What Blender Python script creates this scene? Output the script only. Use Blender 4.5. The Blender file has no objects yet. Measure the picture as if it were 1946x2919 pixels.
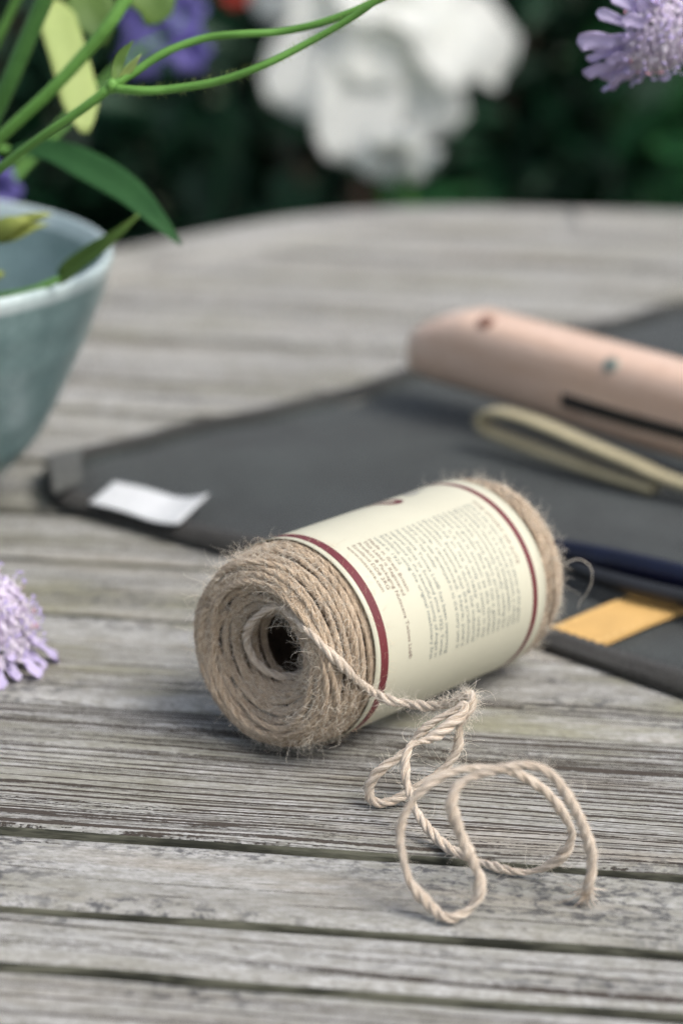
import bpy, math, random
import numpy as np
from mathutils import Vector, Matrix

random.seed(7)
rng = np.random.default_rng(7)
R_ = math.radians
scene = bpy.context.scene
col = scene.collection
T = 0.74                                   # height of the table top above the ground

# ------------------------------------------------------------------ camera
cam_d = bpy.data.cameras.new('camera')
cam_o = bpy.data.objects.new('camera', cam_d)
col.objects.link(cam_o)
scene.camera = cam_o
cam_d.sensor_fit = 'VERTICAL'
cam_d.sensor_height = 36.0
cam_d.sensor_width = 24.0
cam_d.lens = 85.0
cam_d.clip_start = 0.02
cam_d.clip_end = 400.0
_p, _r = R_(18.57), R_(1.5)
_f = Vector((0, math.cos(_p), -math.sin(_p)))
_x = Vector((1, 0, 0))
_u = _x.cross(_f)
_x2 = _x * math.cos(_r) + _u * math.sin(_r)
_u2 = _u * math.cos(_r) - _x * math.sin(_r)
m = Matrix.Identity(4)
for i in range(3):
    m[i][0], m[i][1], m[i][2] = _x2[i], _u2[i], -_f[i]
m.translation = (0, -0.76, T + 0.34)
cam_o.matrix_world = m
cam_d.dof.use_dof = True
cam_d.dof.focus_distance = 0.775
cam_d.dof.aperture_fstop = 6.0
cam_d.dof.aperture_blades = 0

# ------------------------------------------------------------------ sky, sun, exposure
SUN_EL, SUN_AZ = R_(55), R_(122)            # azimuth measured from +y towards +x
world = bpy.data.worlds.new('World')
scene.world = world
world.use_nodes = True
wn = world.node_tree
wn.nodes.clear()
sky = wn.nodes.new('ShaderNodeTexSky')
sky.sky_type = 'NISHITA'
sky.sun_disc = False
sky.sun_elevation = SUN_EL
sky.sun_rotation = SUN_AZ
sky.dust_density = 4.0
sky.air_density = 1.0
hsv = wn.nodes.new('ShaderNodeHueSaturation')   # thin cloud: a paler, greyer sky
hsv.inputs['Saturation'].default_value = 0.62
bg = wn.nodes.new('ShaderNodeBackground')
bg.inputs['Strength'].default_value = 0.12
wo = wn.nodes.new('ShaderNodeOutputWorld')
wn.links.new(sky.outputs[0], hsv.inputs['Color'])
wn.links.new(hsv.outputs[0], bg.inputs[0])
wn.links.new(bg.outputs[0], wo.inputs[0])

sun_d = bpy.data.lights.new('sun', 'SUN')
sun_d.energy = 1.2
sun_d.angle = R_(24)
sun_d.color = (1.0, 0.97, 0.93)
sun_o = bpy.data.objects.new('sun', sun_d)
col.objects.link(sun_o)
sv = Vector((math.sin(SUN_AZ) * math.cos(SUN_EL), math.cos(SUN_AZ) * math.cos(SUN_EL), math.sin(SUN_EL)))
sun_o.rotation_euler = sv.to_track_quat('Z', 'Y').to_euler()
sun_o.location = (2, 1, 4)

vs = scene.view_settings
vs.view_transform = 'Standard'
vs.look = 'None'
vs.exposure = 0.86
vs.gamma = 1.0
vs.use_curve_mapping = False
scene.cycles.use_denoising = True
scene.cycles.denoising_input_passes = 'RGB_ALBEDO'   # keeps fibres, print and wood grain crisp
scene.cycles.denoising_prefilter = 'FAST'

# ------------------------------------------------------------------ helpers: materials
class NT:
    def __init__(self, name):
        self.m = bpy.data.materials.new(name)
        self.m.use_nodes = True
        self.t = self.m.node_tree
        self.t.nodes.clear()
        self.out = self.n('ShaderNodeOutputMaterial')
    def n(self, typ, **kw):
        nd = self.t.nodes.new(typ)
        for k, v in kw.items():
            setattr(nd, k, v)
        return nd
    def put(self, sock, v):
        if isinstance(v, bpy.types.NodeSocket):
            self.t.links.new(v, sock)
        elif v is not None:
            try:
                sock.default_value = v
            except Exception:
                sock.default_value = (*v, 1.0)
    def math(self, op, a, b=None, clamp=False):
        nd = self.n('ShaderNodeMath', operation=op, use_clamp=clamp)
        self.put(nd.inputs[0], a)
        if b is not None:
            self.put(nd.inputs[1], b)
        return nd.outputs[0]
    def vmath(self, op, a, b=None):
        nd = self.n('ShaderNodeVectorMath', operation=op)
        self.put(nd.inputs[0], a)
        if b is not None:
            self.put(nd.inputs[1], b)
        return nd.outputs[0]
    def noise(self, vec, scale=1.0, detail=2.0, rough=0.5, dist=0.0):
        nd = self.n('ShaderNodeTexNoise')
        if vec is not None:
            self.put(nd.inputs['Vector'], vec)
        nd.inputs['Scale'].default_value = scale
        nd.inputs['Detail'].default_value = detail
        nd.inputs['Roughness'].default_value = rough
        nd.inputs['Distortion'].default_value = dist
        return nd.outputs['Fac']
    def ramp(self, fac, a, b, to0=0.0, to1=1.0):
        nd = self.n('ShaderNodeMapRange', interpolation_type='SMOOTHSTEP')
        self.put(nd.inputs['Value'], fac)
        nd.inputs['From Min'].default_value = a
        nd.inputs['From Max'].default_value = b
        nd.inputs['To Min'].default_value = to0
        nd.inputs['To Max'].default_value = to1
        return nd.outputs[0]
    def mix(self, fac, a, b, blend='MIX'):
        nd = self.n('ShaderNodeMix', data_type='RGBA', blend_type=blend)
        self.put(nd.inputs['Factor'], fac)
        self.put(nd.inputs['A'], a if isinstance(a, bpy.types.NodeSocket) else (*a, 1.0))
        self.put(nd.inputs['B'], b if isinstance(b, bpy.types.NodeSocket) else (*b, 1.0))
        # RGBA sockets are the third pair
        return nd.outputs['Result'] if False else nd.outputs[2]
    def mixc(self, fac, a, b, blend='MIX'):
        nd = self.n('ShaderNodeMix', data_type='RGBA', blend_type=blend)
        self.put(nd.inputs[0], fac)
        self.put(nd.inputs[6], a if isinstance(a, bpy.types.NodeSocket) else (*a, 1.0))
        self.put(nd.inputs[7], b if isinstance(b, bpy.types.NodeSocket) else (*b, 1.0))
        return nd.outputs[2]
    def bsdf(self, color, rough=0.7, bump=None, bdist=0.001, bstr=1.0, trans=0.0, spec=0.5, metal=0.0, coat=0.0, sheen=0.0):
        b = self.n('ShaderNodeBsdfPrincipled')
        self.put(b.inputs['Base Color'], color if isinstance(color, bpy.types.NodeSocket) else (*color, 1.0))
        self.put(b.inputs['Roughness'], rough)
        b.inputs['Specular IOR Level'].default_value = spec
        b.inputs['Metallic'].default_value = metal
        b.inputs['Coat Weight'].default_value = coat
        b.inputs['Sheen Weight'].default_value = sheen
        if bump is not None:
            bp = self.n('ShaderNodeBump')
            bp.inputs['Distance'].default_value = bdist
            bp.inputs['Strength'].default_value = bstr
            self.put(bp.inputs['Height'], bump)
            self.t.links.new(bp.outputs[0], b.inputs['Normal'])
        res = b.outputs[0]
        if trans > 0:
            tr = self.n('ShaderNodeBsdfTranslucent')
            self.put(tr.inputs[0], color if isinstance(color, bpy.types.NodeSocket) else (*color, 1.0))
            mx = self.n('ShaderNodeMixShader')
            mx.inputs[0].default_value = trans
            self.t.links.new(res, mx.inputs[1])
            self.t.links.new(tr.outputs[0], mx.inputs[2])
            res = mx.outputs[0]
        self.t.links.new(res, self.out.inputs[0])
        return self.m
    def objco(self):
        return self.n('ShaderNodeTexCoord').outputs['Object']
    def scaled(self, v, s):
        return self.vmath('MULTIPLY', v, s)
    def attr(self, name):
        return self.n('ShaderNodeAttribute', attribute_name=name).outputs['Vector']
    def trait(self, name):
        return self.n('ShaderNodeAttribute', attribute_type='OBJECT', attribute_name=name).outputs['Fac']
    def rand(self):
        return self.n('ShaderNodeObjectInfo').outputs['Random']


def wood_material():
    k = NT('weathered_teak')
    co = k.objco()
    rnd = k.rand()
    off = k.n('ShaderNodeCombineXYZ')
    k.put(off.inputs[0], k.math('MULTIPLY', rnd, 31.0))
    k.put(off.inputs[1], k.math('MULTIPLY', rnd, 17.3))
    p = k.vmath('ADD', co, off.outputs[0])
    # slow meander of the grain
    w = k.noise(k.scaled(p, (3.0, 14.0, 1)), 1.0, 2.0)
    sep = k.n('ShaderNodeSeparateXYZ')
    k.put(sep.inputs[0], p)
    yw = k.math('ADD', sep.outputs[1], k.math('MULTIPLY', k.math('SUBTRACT', w, 0.5), 0.02))
    cmb = k.n('ShaderNodeCombineXYZ')
    k.put(cmb.inputs[0], sep.outputs[0])
    k.put(cmb.inputs[1], yw)
    q = cmb.outputs[0]
    broad = k.noise(k.scaled(q, (7, 60, 1)), 1.0, 3.0, 0.55)
    fine = k.noise(k.scaled(q, (110, 1000, 1)), 1.0, 4.0, 0.7)
    hair = k.noise(k.scaled(q, (300, 2400, 1)), 1.0, 3.0, 0.7)
    gr, mi_, gn_ = k.trait('grooved'), k.trait('mildewed'), k.trait('mossy')
    groove_n = k.noise(k.scaled(q, (1.5, 520, 1)), 1.0, 1.0, 0.4)
    groove2_n = k.noise(k.scaled(q, (9, 1250, 1)), 1.0, 2.0, 0.5)
    dens = k.noise(k.scaled(q, (2.2, 26, 1)), 1.0, 1.0)
    nick = k.noise(k.scaled(p, (520, 900, 1)), 1.0, 3.0, 0.65)
    brk = k.noise(k.scaled(q, (38, 420, 1)), 1.0, 4.0, 0.65)
    jag = k.math('MULTIPLY', k.math('SUBTRACT', nick, 0.5), 0.20)
    brk_o = k.math('MULTIPLY', k.math('SUBTRACT', brk, 0.46), 0.42)
    lift = k.math('ADD', k.math('MULTIPLY', k.math('SUBTRACT', dens, 0.5), 0.16), k.math('MULTIPLY', gr, 0.13))
    thr = k.math('ADD', lift, 0.34)
    g1 = k.ramp(k.math('SUBTRACT', k.math('ADD', k.math('ADD', groove_n, jag), brk_o), thr), -0.02, 0.012, 1.0, 0.0)
    thr2 = k.math('ADD', k.math('MULTIPLY', lift, 1.0), 0.30)
    g2 = k.ramp(k.math('SUBTRACT', k.math('ADD', groove2_n, jag), thr2), -0.03, 0.02, 1.0, 0.0)
    groove = k.math('MAXIMUM', g1, k.math('MULTIPLY', g2, 0.75))
    blot = k.noise(k.scaled(p, (10, 26, 1)), 1.0, 4.0, 0.6)
    green = k.noise(k.vmath('ADD', k.scaled(p, (8, 34, 1)), (5.2, 1.3, 0)), 1.0, 5.0, 0.65)
    warm = k.noise(k.vmath('ADD', k.scaled(p, (5, 40, 1)), (1.2, 8.3, 0)), 1.0, 3.0, 0.6)
    mild = k.noise(k.vmath('ADD', k.scaled(p, (170, 250, 1)), (2.2, 7.3, 0)), 1.0, 5.0, 0.72)
    mildm = k.noise(k.vmath('ADD', k.scaled(p, (8, 30, 1)), (9.2, 4.3, 0)), 1.0, 3.0)
    base = k.mixc(k.ramp(broad, 0.3, 0.7), (0.345, 0.34, 0.318), (0.505, 0.505, 0.49))
    base = k.mixc(k.math('MULTIPLY', k.ramp(blot, 0.45, 0.70), 0.55), base, (0.50, 0.50, 0.49))
    spk = k.noise(k.scaled(p, (90, 230, 1)), 1.0, 5.0, 0.7)
    spk2 = k.noise(k.scaled(p, (420, 900, 1)), 1.0, 3.0, 0.6)
    base = k.mixc(k.ramp(spk, 0.34, 0.62, 0.55, 0.0), base, (0.185, 0.178, 0.143))
    base = k.mixc(k.ramp(spk2, 0.36, 0.60, 0.30, 0.0), base, (0.15, 0.142, 0.115))
    base = k.mixc(k.math('MULTIPLY', k.ramp(warm, 0.52, 0.72), 0.5), base, (0.36, 0.315, 0.25))
    base = k.mixc(k.math('MULTIPLY', k.ramp(green, 0.46, 0.64), gn_), base, (0.235, 0.228, 0.145))
    base = k.mixc(k.ramp(fine, 0.34, 0.54, 0.45, 0.0), base, (0.14, 0.13, 0.10))
    base = k.mixc(k.ramp(hair, 0.36, 0.56, 0.40, 0.0), base, (0.13, 0.12, 0.098))
    mth = k.math('ADD', mildm, k.math('MULTIPLY', mi_, 0.16))
    mm = k.math('MULTIPLY', k.ramp(mild, 0.47, 0.60), k.ramp(mth, 0.56, 0.72))
    base = k.mixc(k.math('MULTIPLY', mm, 0.85), base, (0.055, 0.056, 0.060))
    base = k.mixc(k.math('MULTIPLY', groove, 0.92), base, (0.036, 0.026, 0.019))
    h = k.math('ADD', k.math('MULTIPLY', fine, 0.30), k.math('MULTIPLY', hair, 0.15))
    h = k.math('ADD', h, k.math('MULTIPLY', spk2, 0.25))
    h = k.math('SUBTRACT', h, k.math('MULTIPLY', groove, 0.9))
    return k.bsdf(base, 0.82, h, 0.0011, 0.85, spec=0.25)


def twine_material(name, dark, light, streak=1.0):
    k = NT(name)
    st = k.attr('strand')
    n1 = k.noise(k.scaled(st, (110, 3.5, 3.5)), 1.0, 4.0, 0.65)
    n2 = k.noise(k.scaled(st, (900, 6, 6)), 1.0, 2.0, 0.6)
    n3 = k.noise(k.objco(), 55.0, 2.0)
    f = k.math('ADD', k.math('MULTIPLY', n1, 0.65), k.math('MULTIPLY', n2, 0.35))
    c = k.mixc(k.ramp(f, 0.38, 0.62), dark, light)
    c = k.mixc(k.ramp(n3, 0.45, 0.75, 0.0, 0.35), c, tuple(0.6 * x for x in dark))
    return k.bsdf(c, 0.9, k.math('ADD', n1, n2), 0.0005, 0.8, spec=0.15, sheen=0.25)


def plain(name, colr, rough=0.7, noise_scale=0.0, amt=0.15, trans=0.0, bump=0.0, bscale=200.0, spec=0.5, coat=0.0, metal=0.0):
    k = NT(name)
    c = colr
    if noise_scale:
        n = k.noise(k.objco(), noise_scale, 4.0, 0.6)
        c = k.mixc(k.ramp(n, 0.3, 0.7), tuple(x * (1 - amt) for x in colr), tuple(min(1, x * (1 + amt)) for x in colr))
    b = k.noise(k.objco(), bscale, 3.0) if bump else None
    return k.bsdf(c, rough, b, bump, 1.0, trans, spec, metal, coat)


def leaf_material(name, dark, light, trans=0.3, rough=0.5, spec=0.25):
    k = NT(name)
    n = k.noise(k.objco(), 35.0, 3.0)
    r = k.n('ShaderNodeNewGeometry').outputs['Random Per Island']
    f = k.math('ADD', k.math('MULTIPLY', n, 0.6), k.math('MULTIPLY', r, 0.4))
    c = k.mixc(k.ramp(f, 0.25, 0.75), dark, light)
    return k.bsdf(c, rough, k.noise(k.objco(), 220.0, 2.0), 0.0006, 0.6, trans, spec)


def canvas_material(name, a, b, weave=0.0011):
    k = NT(name)
    co = k.objco()
    rot = k.n('ShaderNodeVectorRotate', rotation_type='Z_AXIS')
    k.put(rot.inputs['Vector'], co)
    rot.inputs['Angle'].default_value = R_(-45)
    q = rot.outputs[0]
    wx = k.n('ShaderNodeTexWave', wave_type='BANDS', bands_direction='X')
    k.put(wx.inputs['Vector'], q)
    wx.inputs['Scale'].default_value = 0.314 / weave
    wx.inputs['Distortion'].default_value = 1.5
    wy = k.n('ShaderNodeTexWave', wave_type='BANDS', bands_direction='Y')
    k.put(wy.inputs['Vector'], q)
    wy.inputs['Scale'].default_value = 0.314 / weave
    wy.inputs['Distortion'].default_value = 1.5
    wv = k.math('MULTIPLY', wx.outputs['Fac'], wy.outputs['Fac'])
    n = k.noise(co, 16.0, 4.0, 0.6)
    n2 = k.noise(co, 620.0, 3.0)
    f = k.math('ADD', k.math('MULTIPLY', n, 0.5), k.math('MULTIPLY', n2, 0.5))
    c = k.mixc(k.ramp(f, 0.36, 0.64), a, b)
    return k.bsdf(c, 0.85, k.math('ADD', wv, k.math('MULTIPLY', n2, 0.8)), 0.0004, 0.7, spec=0.2, sheen=0.15)


def glaze_material(name, a, b, rough):
    k = NT(name)
    co = k.objco()
    n = k.noise(co, 26.0, 4.0, 0.6)
    sp = k.noise(co, 420.0, 2.0)
    f = k.math('ADD', k.math('MULTIPLY', n, 0.7), k.math('MULTIPLY', sp, 0.3))
    c = k.mixc(k.ramp(f, 0.35, 0.65), a, b)
    return k.bsdf(c, rough, k.noise(co, 60.0, 2.0), 0.0006, 0.5, spec=0.5)


M = {}
M['wood'] = wood_material()
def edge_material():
    k = NT('algae_gap_shade_edge')  # algae green, darkened so the colour stands for shade in the plank gaps
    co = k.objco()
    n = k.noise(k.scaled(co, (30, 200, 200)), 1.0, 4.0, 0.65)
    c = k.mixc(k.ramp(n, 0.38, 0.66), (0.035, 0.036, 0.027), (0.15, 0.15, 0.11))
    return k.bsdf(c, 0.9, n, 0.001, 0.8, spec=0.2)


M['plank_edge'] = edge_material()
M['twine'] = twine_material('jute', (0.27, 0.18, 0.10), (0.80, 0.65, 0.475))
M['twine_free'] = twine_material('jute_lit', (0.50, 0.38, 0.265), (0.88, 0.785, 0.66))  # lighter copy of the jute: brighter light on the loose end, as colour
M['fibre'] = plain('jute_fibre', (0.88, 0.81, 0.69), 0.6, 300.0, 0.15, trans=0.25)
M['twine_fuzz'] = plain('jute_fuzz', (0.60, 0.475, 0.335), 0.8, 200.0, 0.35)
M['jute_core'] = plain('jute_core', (0.10, 0.066, 0.04), 0.95, 90.0, 0.4)  # darker than the twine itself: shade of the hollow put into the colour
M['paper'] = plain('cream_paper', (0.53, 0.512, 0.395), 0.45, 40.0, 0.025, trans=0.0, spec=0.35)
M['ink_red'] = plain('burgundy_ink', (0.125, 0.018, 0.022), 0.5, 60.0, 0.1)
M['ink_grey'] = plain('grey_green_ink', (0.15, 0.17, 0.16), 0.6)
M['ink_brown'] = plain('brown_ink', (0.16, 0.10, 0.08), 0.6)
M['ink_pale'] = plain('pale_grey_ink', (0.34, 0.33, 0.31), 0.6)
M['canvas'] = canvas_material('charcoal_canvas', (0.015, 0.018, 0.017), (0.037, 0.0445, 0.0425))
M['canvas_hem'] = canvas_material('charcoal_canvas_hem', (0.022, 0.021, 0.019), (0.042, 0.041, 0.037))
M['canvas_tab'] = canvas_material('grey_webbing', (0.055, 0.057, 0.053), (0.085, 0.088, 0.08))
M['thread'] = plain('dark_thread', (0.035, 0.035, 0.037), 0.8)
M['tag'] = plain('white_ribbon', (0.70, 0.715, 0.72), 0.7, 120.0, 0.04, trans=0.15, bump=0.0002, bscale=900.0)
M['mustard'] = plain('mustard_leather', (0.56, 0.345, 0.115), 0.75, 60.0, 0.06, bump=0.0004, bscale=500.0)
M['mustard_edge'] = plain('mustard_thread', (0.66, 0.47, 0.2), 0.7)
M['webbing'] = canvas_material('khaki_webbing', (0.28, 0.245, 0.145), (0.42, 0.37, 0.235), 0.002)
M['steel'] = plain('dark_steel', (0.008, 0.009, 0.011), 0.5, 80.0, 0.3, spec=0.6)
M['navy'] = plain('navy_enamel', (0.0015, 0.003, 0.014), 0.2, 60.0, 0.2, spec=0.45)
M['brass'] = plain('dull_brass', (0.26, 0.30, 0.25), 0.35, 200.0, 0.2, metal=0.6)
M['hole'] = plain('hole_shade', (0.16, 0.07, 0.045), 0.9)


def beech_material():
    k = NT('beech')
    co = k.objco()
    g = k.noise(k.scaled(co, (9, 90, 90)), 1.0, 4.0, 0.6)
    fl = k.noise(k.scaled(co, (120, 700, 700)), 1.0, 2.0)
    c = k.mixc(k.ramp(g, 0.3, 0.7), (0.58, 0.39, 0.275), (0.70, 0.52, 0.41))
    c = k.mixc(k.ramp(fl, 0.56, 0.68, 0.0, 0.35), c, (0.42, 0.25, 0.15))
    return k.bsdf(c, 0.38, fl, 0.0002, 0.5, spec=0.6, coat=0.25)


M['beech'] = beech_material()
M['glaze'] = glaze_material('celadon_glaze', (0.108, 0.176, 0.174), (0.20, 0.286, 0.28), 0.28)
M['glaze_rim'] = glaze_material('pale_rim_glaze', (0.36, 0.45, 0.45), (0.52, 0.60, 0.59), 0.22)
M['stem'] = leaf_material('stem_green', (0.085, 0.22, 0.04), (0.165, 0.36, 0.075), 0.15)
M['stem_dark'] = leaf_material('stem_dark', (0.04, 0.13, 0.03), (0.085, 0.21, 0.05), 0.12)
M['leaf_dark'] = leaf_material('leaf_dark', (0.012, 0.058, 0.015), (0.026, 0.095, 0.025), 0.25, 0.6)
M['leaf_pale'] = leaf_material('leaf_pale', (0.32, 0.42, 0.13), (0.46, 0.55, 0.20), 0.35)
M['leaf_mid'] = leaf_material('leaf_mid', (0.07, 0.15, 0.03), (0.16, 0.26, 0.06), 0.35)
M['bud'] = leaf_material('bud_green', (0.18, 0.24, 0.05), (0.40, 0.44, 0.12), 0.25)
M['lilac'] = leaf_material('lilac_petal', (0.56, 0.48, 0.73), (0.74, 0.67, 0.86), 0.4, 0.6)
M['lilac_pale'] = leaf_material('lilac_floret', (0.68, 0.59, 0.74), (0.86, 0.81, 0.88), 0.35, 0.6)
M['stamen'] = plain('white_filament', (0.76, 0.72, 0.70), 0.6, trans=0.2)
M['anther'] = plain('violet_anther', (0.46, 0.38, 0.66), 0.6)
M['anther_pink'] = plain('pink_anther', (0.60, 0.30, 0.38), 0.6)
M['violet'] = leaf_material('violet_petal', (0.11, 0.09, 0.36), (0.26, 0.23, 0.56), 0.35, 0.6)
M['white_petal'] = leaf_material('white_petal', (0.88, 0.89, 0.86), (0.93, 0.94, 0.91), 0.65, 0.6)
M['blush'] = plain('blush_centre', (0.72, 0.48, 0.36), 0.7, 60.0, 0.2, trans=0.2)
M['red_petal'] = leaf_material('red_petal', (0.38, 0.03, 0.025), (0.55, 0.07, 0.05), 0.3)
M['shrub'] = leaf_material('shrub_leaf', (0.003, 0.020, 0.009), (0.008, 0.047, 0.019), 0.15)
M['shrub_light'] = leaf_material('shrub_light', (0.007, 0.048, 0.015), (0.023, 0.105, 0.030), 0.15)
M['bark'] = plain('bark', (0.07, 0.05, 0.035), 0.9, 30.0, 0.4, bump=0.004, bscale=60.0)


def ground_material():
    k = NT('lawn')
    n = k.noise(k.objco(), 3.0, 5.0)
    n2 = k.noise(k.objco(), 60.0, 3.0)
    c = k.mixc(k.ramp(n, 0.35, 0.65), (0.022, 0.035, 0.014), (0.04, 0.06, 0.022))
    c = k.mixc(k.ramp(n2, 0.5, 0.7, 0, 0.6), c, (0.035, 0.028, 0.02))
    return k.bsdf(c, 0.95, n2, 0.02, 1.0)


# ------------------------------------------------------------------ helpers: geometry
def mesh_obj(name, V, Fc, mat, parent=None, smooth=True, loc=None, attrs=None):
    me = bpy.data.meshes.new(name)
    V = np.asarray(V, dtype=np.float64)
    me.from_pydata(V.tolist(), [], Fc if isinstance(Fc, list) else Fc.tolist())
    if smooth:
        me.polygons.foreach_set('use_smooth', [True] * len(me.polygons))
    if attrs is not None:
        for an, arr in attrs.items():
            at = me.attributes.new(an, 'FLOAT_VECTOR', 'POINT')
            at.data.foreach_set('vector', np.asarray(arr, dtype=np.float32).ravel())
    if mat is not None:
        me.materials.append(mat)
    me.update()
    o = bpy.data.objects.new(name, me)
    col.objects.link(o)
    if parent is not None:
        o.parent = parent
    if loc is not None:
        o.location = loc
    return o


def empty(name, loc=(0, 0, 0), label=None, cat=None, group=None, rot=None):
    o = bpy.data.objects.new(name, None)
    o.empty_display_size = 0.02
    col.objects.link(o)
    o.location = loc
    if rot is not None:
        o.rotation_euler = rot
    tag(o, label, cat, group)
    return o


def tag(o, label=None, cat=None, group=None, kind=None):
    if label: o['label'] = label
    if cat: o['category'] = cat
    if group: o['group'] = group
    if kind: o['kind'] = kind
    return o


def catmull(P, step):
    P = np.asarray(P, float)
    Q = np.vstack([2 * P[0] - P[1], P, 2 * P[-1] - P[-2]])
    out = []
    for i in range(1, len(Q) - 2):
        p0, p1, p2, p3 = Q[i - 1], Q[i], Q[i + 1], Q[i + 2]
        n = max(2, int(np.linalg.norm(p2 - p1) / step * 2))
        t = np.linspace(0, 1, n, endpoint=False)[:, None]
        out.append(0.5 * ((2 * p1) + (-p0 + p2) * t + (2 * p0 - 5 * p1 + 4 * p2 - p3) * t ** 2 + (-p0 + 3 * p1 - 3 * p2 + p3) * t ** 3))
    out.append(P[-1:])
    C = np.vstack(out)
    d = np.r_[0, np.cumsum(np.linalg.norm(np.diff(C, axis=0), axis=1))]
    s = np.linspace(0, d[-1], max(3, int(d[-1] / step) + 1))
    return np.stack([np.interp(s, d, C[:, i]) for i in range(3)], 1), s


def frames(C):
    t = np.gradient(C, axis=0)
    t /= np.linalg.norm(t, axis=1)[:, None] + 1e-12
    n = np.zeros_like(C)
    a = np.array([0, 0, 1.0]) if abs(t[0, 2]) < 0.9 else np.array([1.0, 0, 0])
    v = a - t[0] * (a @ t[0])
    n[0] = v / np.linalg.norm(v)
    for i in range(1, len(C)):
        v = n[i - 1] - t[i] * (n[i - 1] @ t[i])
        n[i] = v / (np.linalg.norm(v) + 1e-12)
    return t, n, np.cross(t, n)


def tube_data(C, rad, sides=8, cap=True, base=0):
    C = np.asarray(C, float)
    t, n, b = frames(C)
    rad = np.broadcast_to(np.asarray(rad, float), (len(C),))
    a = np.linspace(0, 2 * np.pi, sides, endpoint=False)
    V = C[:, None] + rad[:, None, None] * (np.cos(a)[None, :, None] * n[:, None] + np.sin(a)[None, :, None] * b[:, None])
    N = len(C)
    i = np.arange(N - 1)[:, None] * sides
    j = np.arange(sides)[None]
    j2 = (j + 1) % sides
    F = np.stack([i + j, i + j2, i + sides + j2, i + sides + j], -1).reshape(-1, 4) + base
    F = F.tolist()
    if cap:
        F.append([base + k for k in range(sides)][::-1])
        F.append([base + (N - 1) * sides + k for k in range(sides)])
    return V.reshape(-1, 3), F


def tube(name, path, rad, mat, parent=None, sides=8, step=0.004, smooth_path=True):
    if smooth_path:
        C, s = catmull(path, step)
    else:
        C = np.asarray(path, float)
    rad = np.asarray(rad, float)
    if rad.ndim:
        rad = np.interp(np.linspace(0, 1, len(C)), np.linspace(0, 1, len(rad)), rad)
    V, F = tube_data(C, rad, sides)
    return mesh_obj(name, V, F, mat, parent)


def rope_data(C, R, plies=3, pitch=0.0085, sides=6, s0=0.0, wob=0.06, ro=0.46):
    """several twisted plies round a centre line; returns verts, faces, 'strand' coordinates"""
    d = np.r_[0, np.cumsum(np.linalg.norm(np.diff(C, axis=0), axis=1))]
    t, n, b = frames(C)
    Vs, Fs, As = [], [], []
    base = 0
    R = np.broadcast_to(np.asarray(R, float), (len(C),))
    jit = 1 + wob * np.interp(d, np.linspace(0, d[-1], max(4, int(d[-1] / 0.006))), rng.normal(0, 1, max(4, int(d[-1] / 0.006))))
    for p in range(plies):
        ph = 2 * np.pi * (d / pitch + p / plies) + 0.5 * np.sin(d * 190)
        cen = C + (ro * R * jit)[:, None] * (np.cos(ph)[:, None] * n + np.sin(ph)[:, None] * b)
        pr = (1.06 - ro) * R * jit
        a = np.linspace(0, 2 * np.pi, sides, endpoint=False)
        aa = a[None] + ph[:, None] * 1.0
        V = cen[:, None] + pr[:, None, None] * (np.cos(aa)[..., None] * n[:, None] + np.sin(aa)[..., None] * b[:, None])
        N = len(C)
        i = np.arange(N - 1)[:, None] * sides
        j = np.arange(sides)[None]
        j2 = (j + 1) % sides
        F = np.stack([i + j, i + j2, i + sides + j2, i + sides + j], -1).reshape(-1, 4) + base
        A = np.stack([np.broadcast_to((d + s0)[:, None], (N, sides)), np.broadcast_to(np.cos(a)[None], (N, sides)) , np.broadcast_to(np.sin(a)[None] + p * 7.0, (N, sides))], -1)
        Vs.append(V.reshape(-1, 3)); Fs.append(F); As.append(A.reshape(-1, 3))
        base += N * sides
    return np.vstack(Vs), np.vstack(Fs), np.vstack(As)


def fibres_data(pts, normals, tangents, lmin, lmax, rad=0.00004, lift=0.5, curl=1.0):
    """loose hairs: thin 3-sided curved tubes"""
    Vs, Fs = [], []
    base = 0
    a = np.array([0, 2.094, 4.189])
    for p, nn, tt in zip(pts, normals, tangents):
        L = rng.uniform(lmin, lmax) * (1 if rng.random() > 0.12 else 1.7)
        d = tt * rng.choice([-1, 1]) + nn * abs(rng.normal(0, lift)) + rng.normal(0, 0.45, 3)
        d /= np.linalg.norm(d)
        ax = rng.normal(0, 1, 3)
        k = 6
        P = [p]
        for i in range(k):
            d = d + np.cross(ax, d) * 0.28 * curl * rng.uniform(0.3, 1.4) + rng.normal(0, 0.08, 3)
            d /= np.linalg.norm(d)
            P.append(P[-1] + d * L / k)
        P = np.array(P)
        t, n, b = frames(P)
        r = rad * rng.uniform(0.7, 1.3) * np.linspace(1.0, 0.45, k + 1)
        V = P[:, None] + r[:, None, None] * (np.cos(a)[None, :, None] * n[:, None] + np.sin(a)[None, :, None] * b[:, None])
        i = np.arange(k)[:, None] * 3
        j = np.arange(3)[None]
        j2 = (j + 1) % 3
        F = np.stack([i + j, i + j2, i + 3 + j2, i + 3 + j], -1).reshape(-1, 4) + base
        Vs.append(V.reshape(-1, 3)); Fs.append(F)
        base += (k + 1) * 3
    return np.vstack(Vs), np.vstack(Fs)


def lathe(prof, n=96):
    prof = np.asarray(prof, float)
    a = np.linspace(0, 2 * np.pi, n, endpoint=False)
    V = np.stack([prof[:, None, 0] * np.cos(a)[None], prof[:, None, 0] * np.sin(a)[None], np.broadcast_to(prof[:, None, 1], (len(prof), n))], -1).reshape(-1, 3)
    i = np.arange(len(prof) - 1)[:, None] * n
    j = np.arange(n)[None]
    j2 = (j + 1) % n
    F = np.stack([i + j, i + j2, i + n + j2, i + n + j], -1).reshape(-1, 4)
    return V, F


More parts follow.
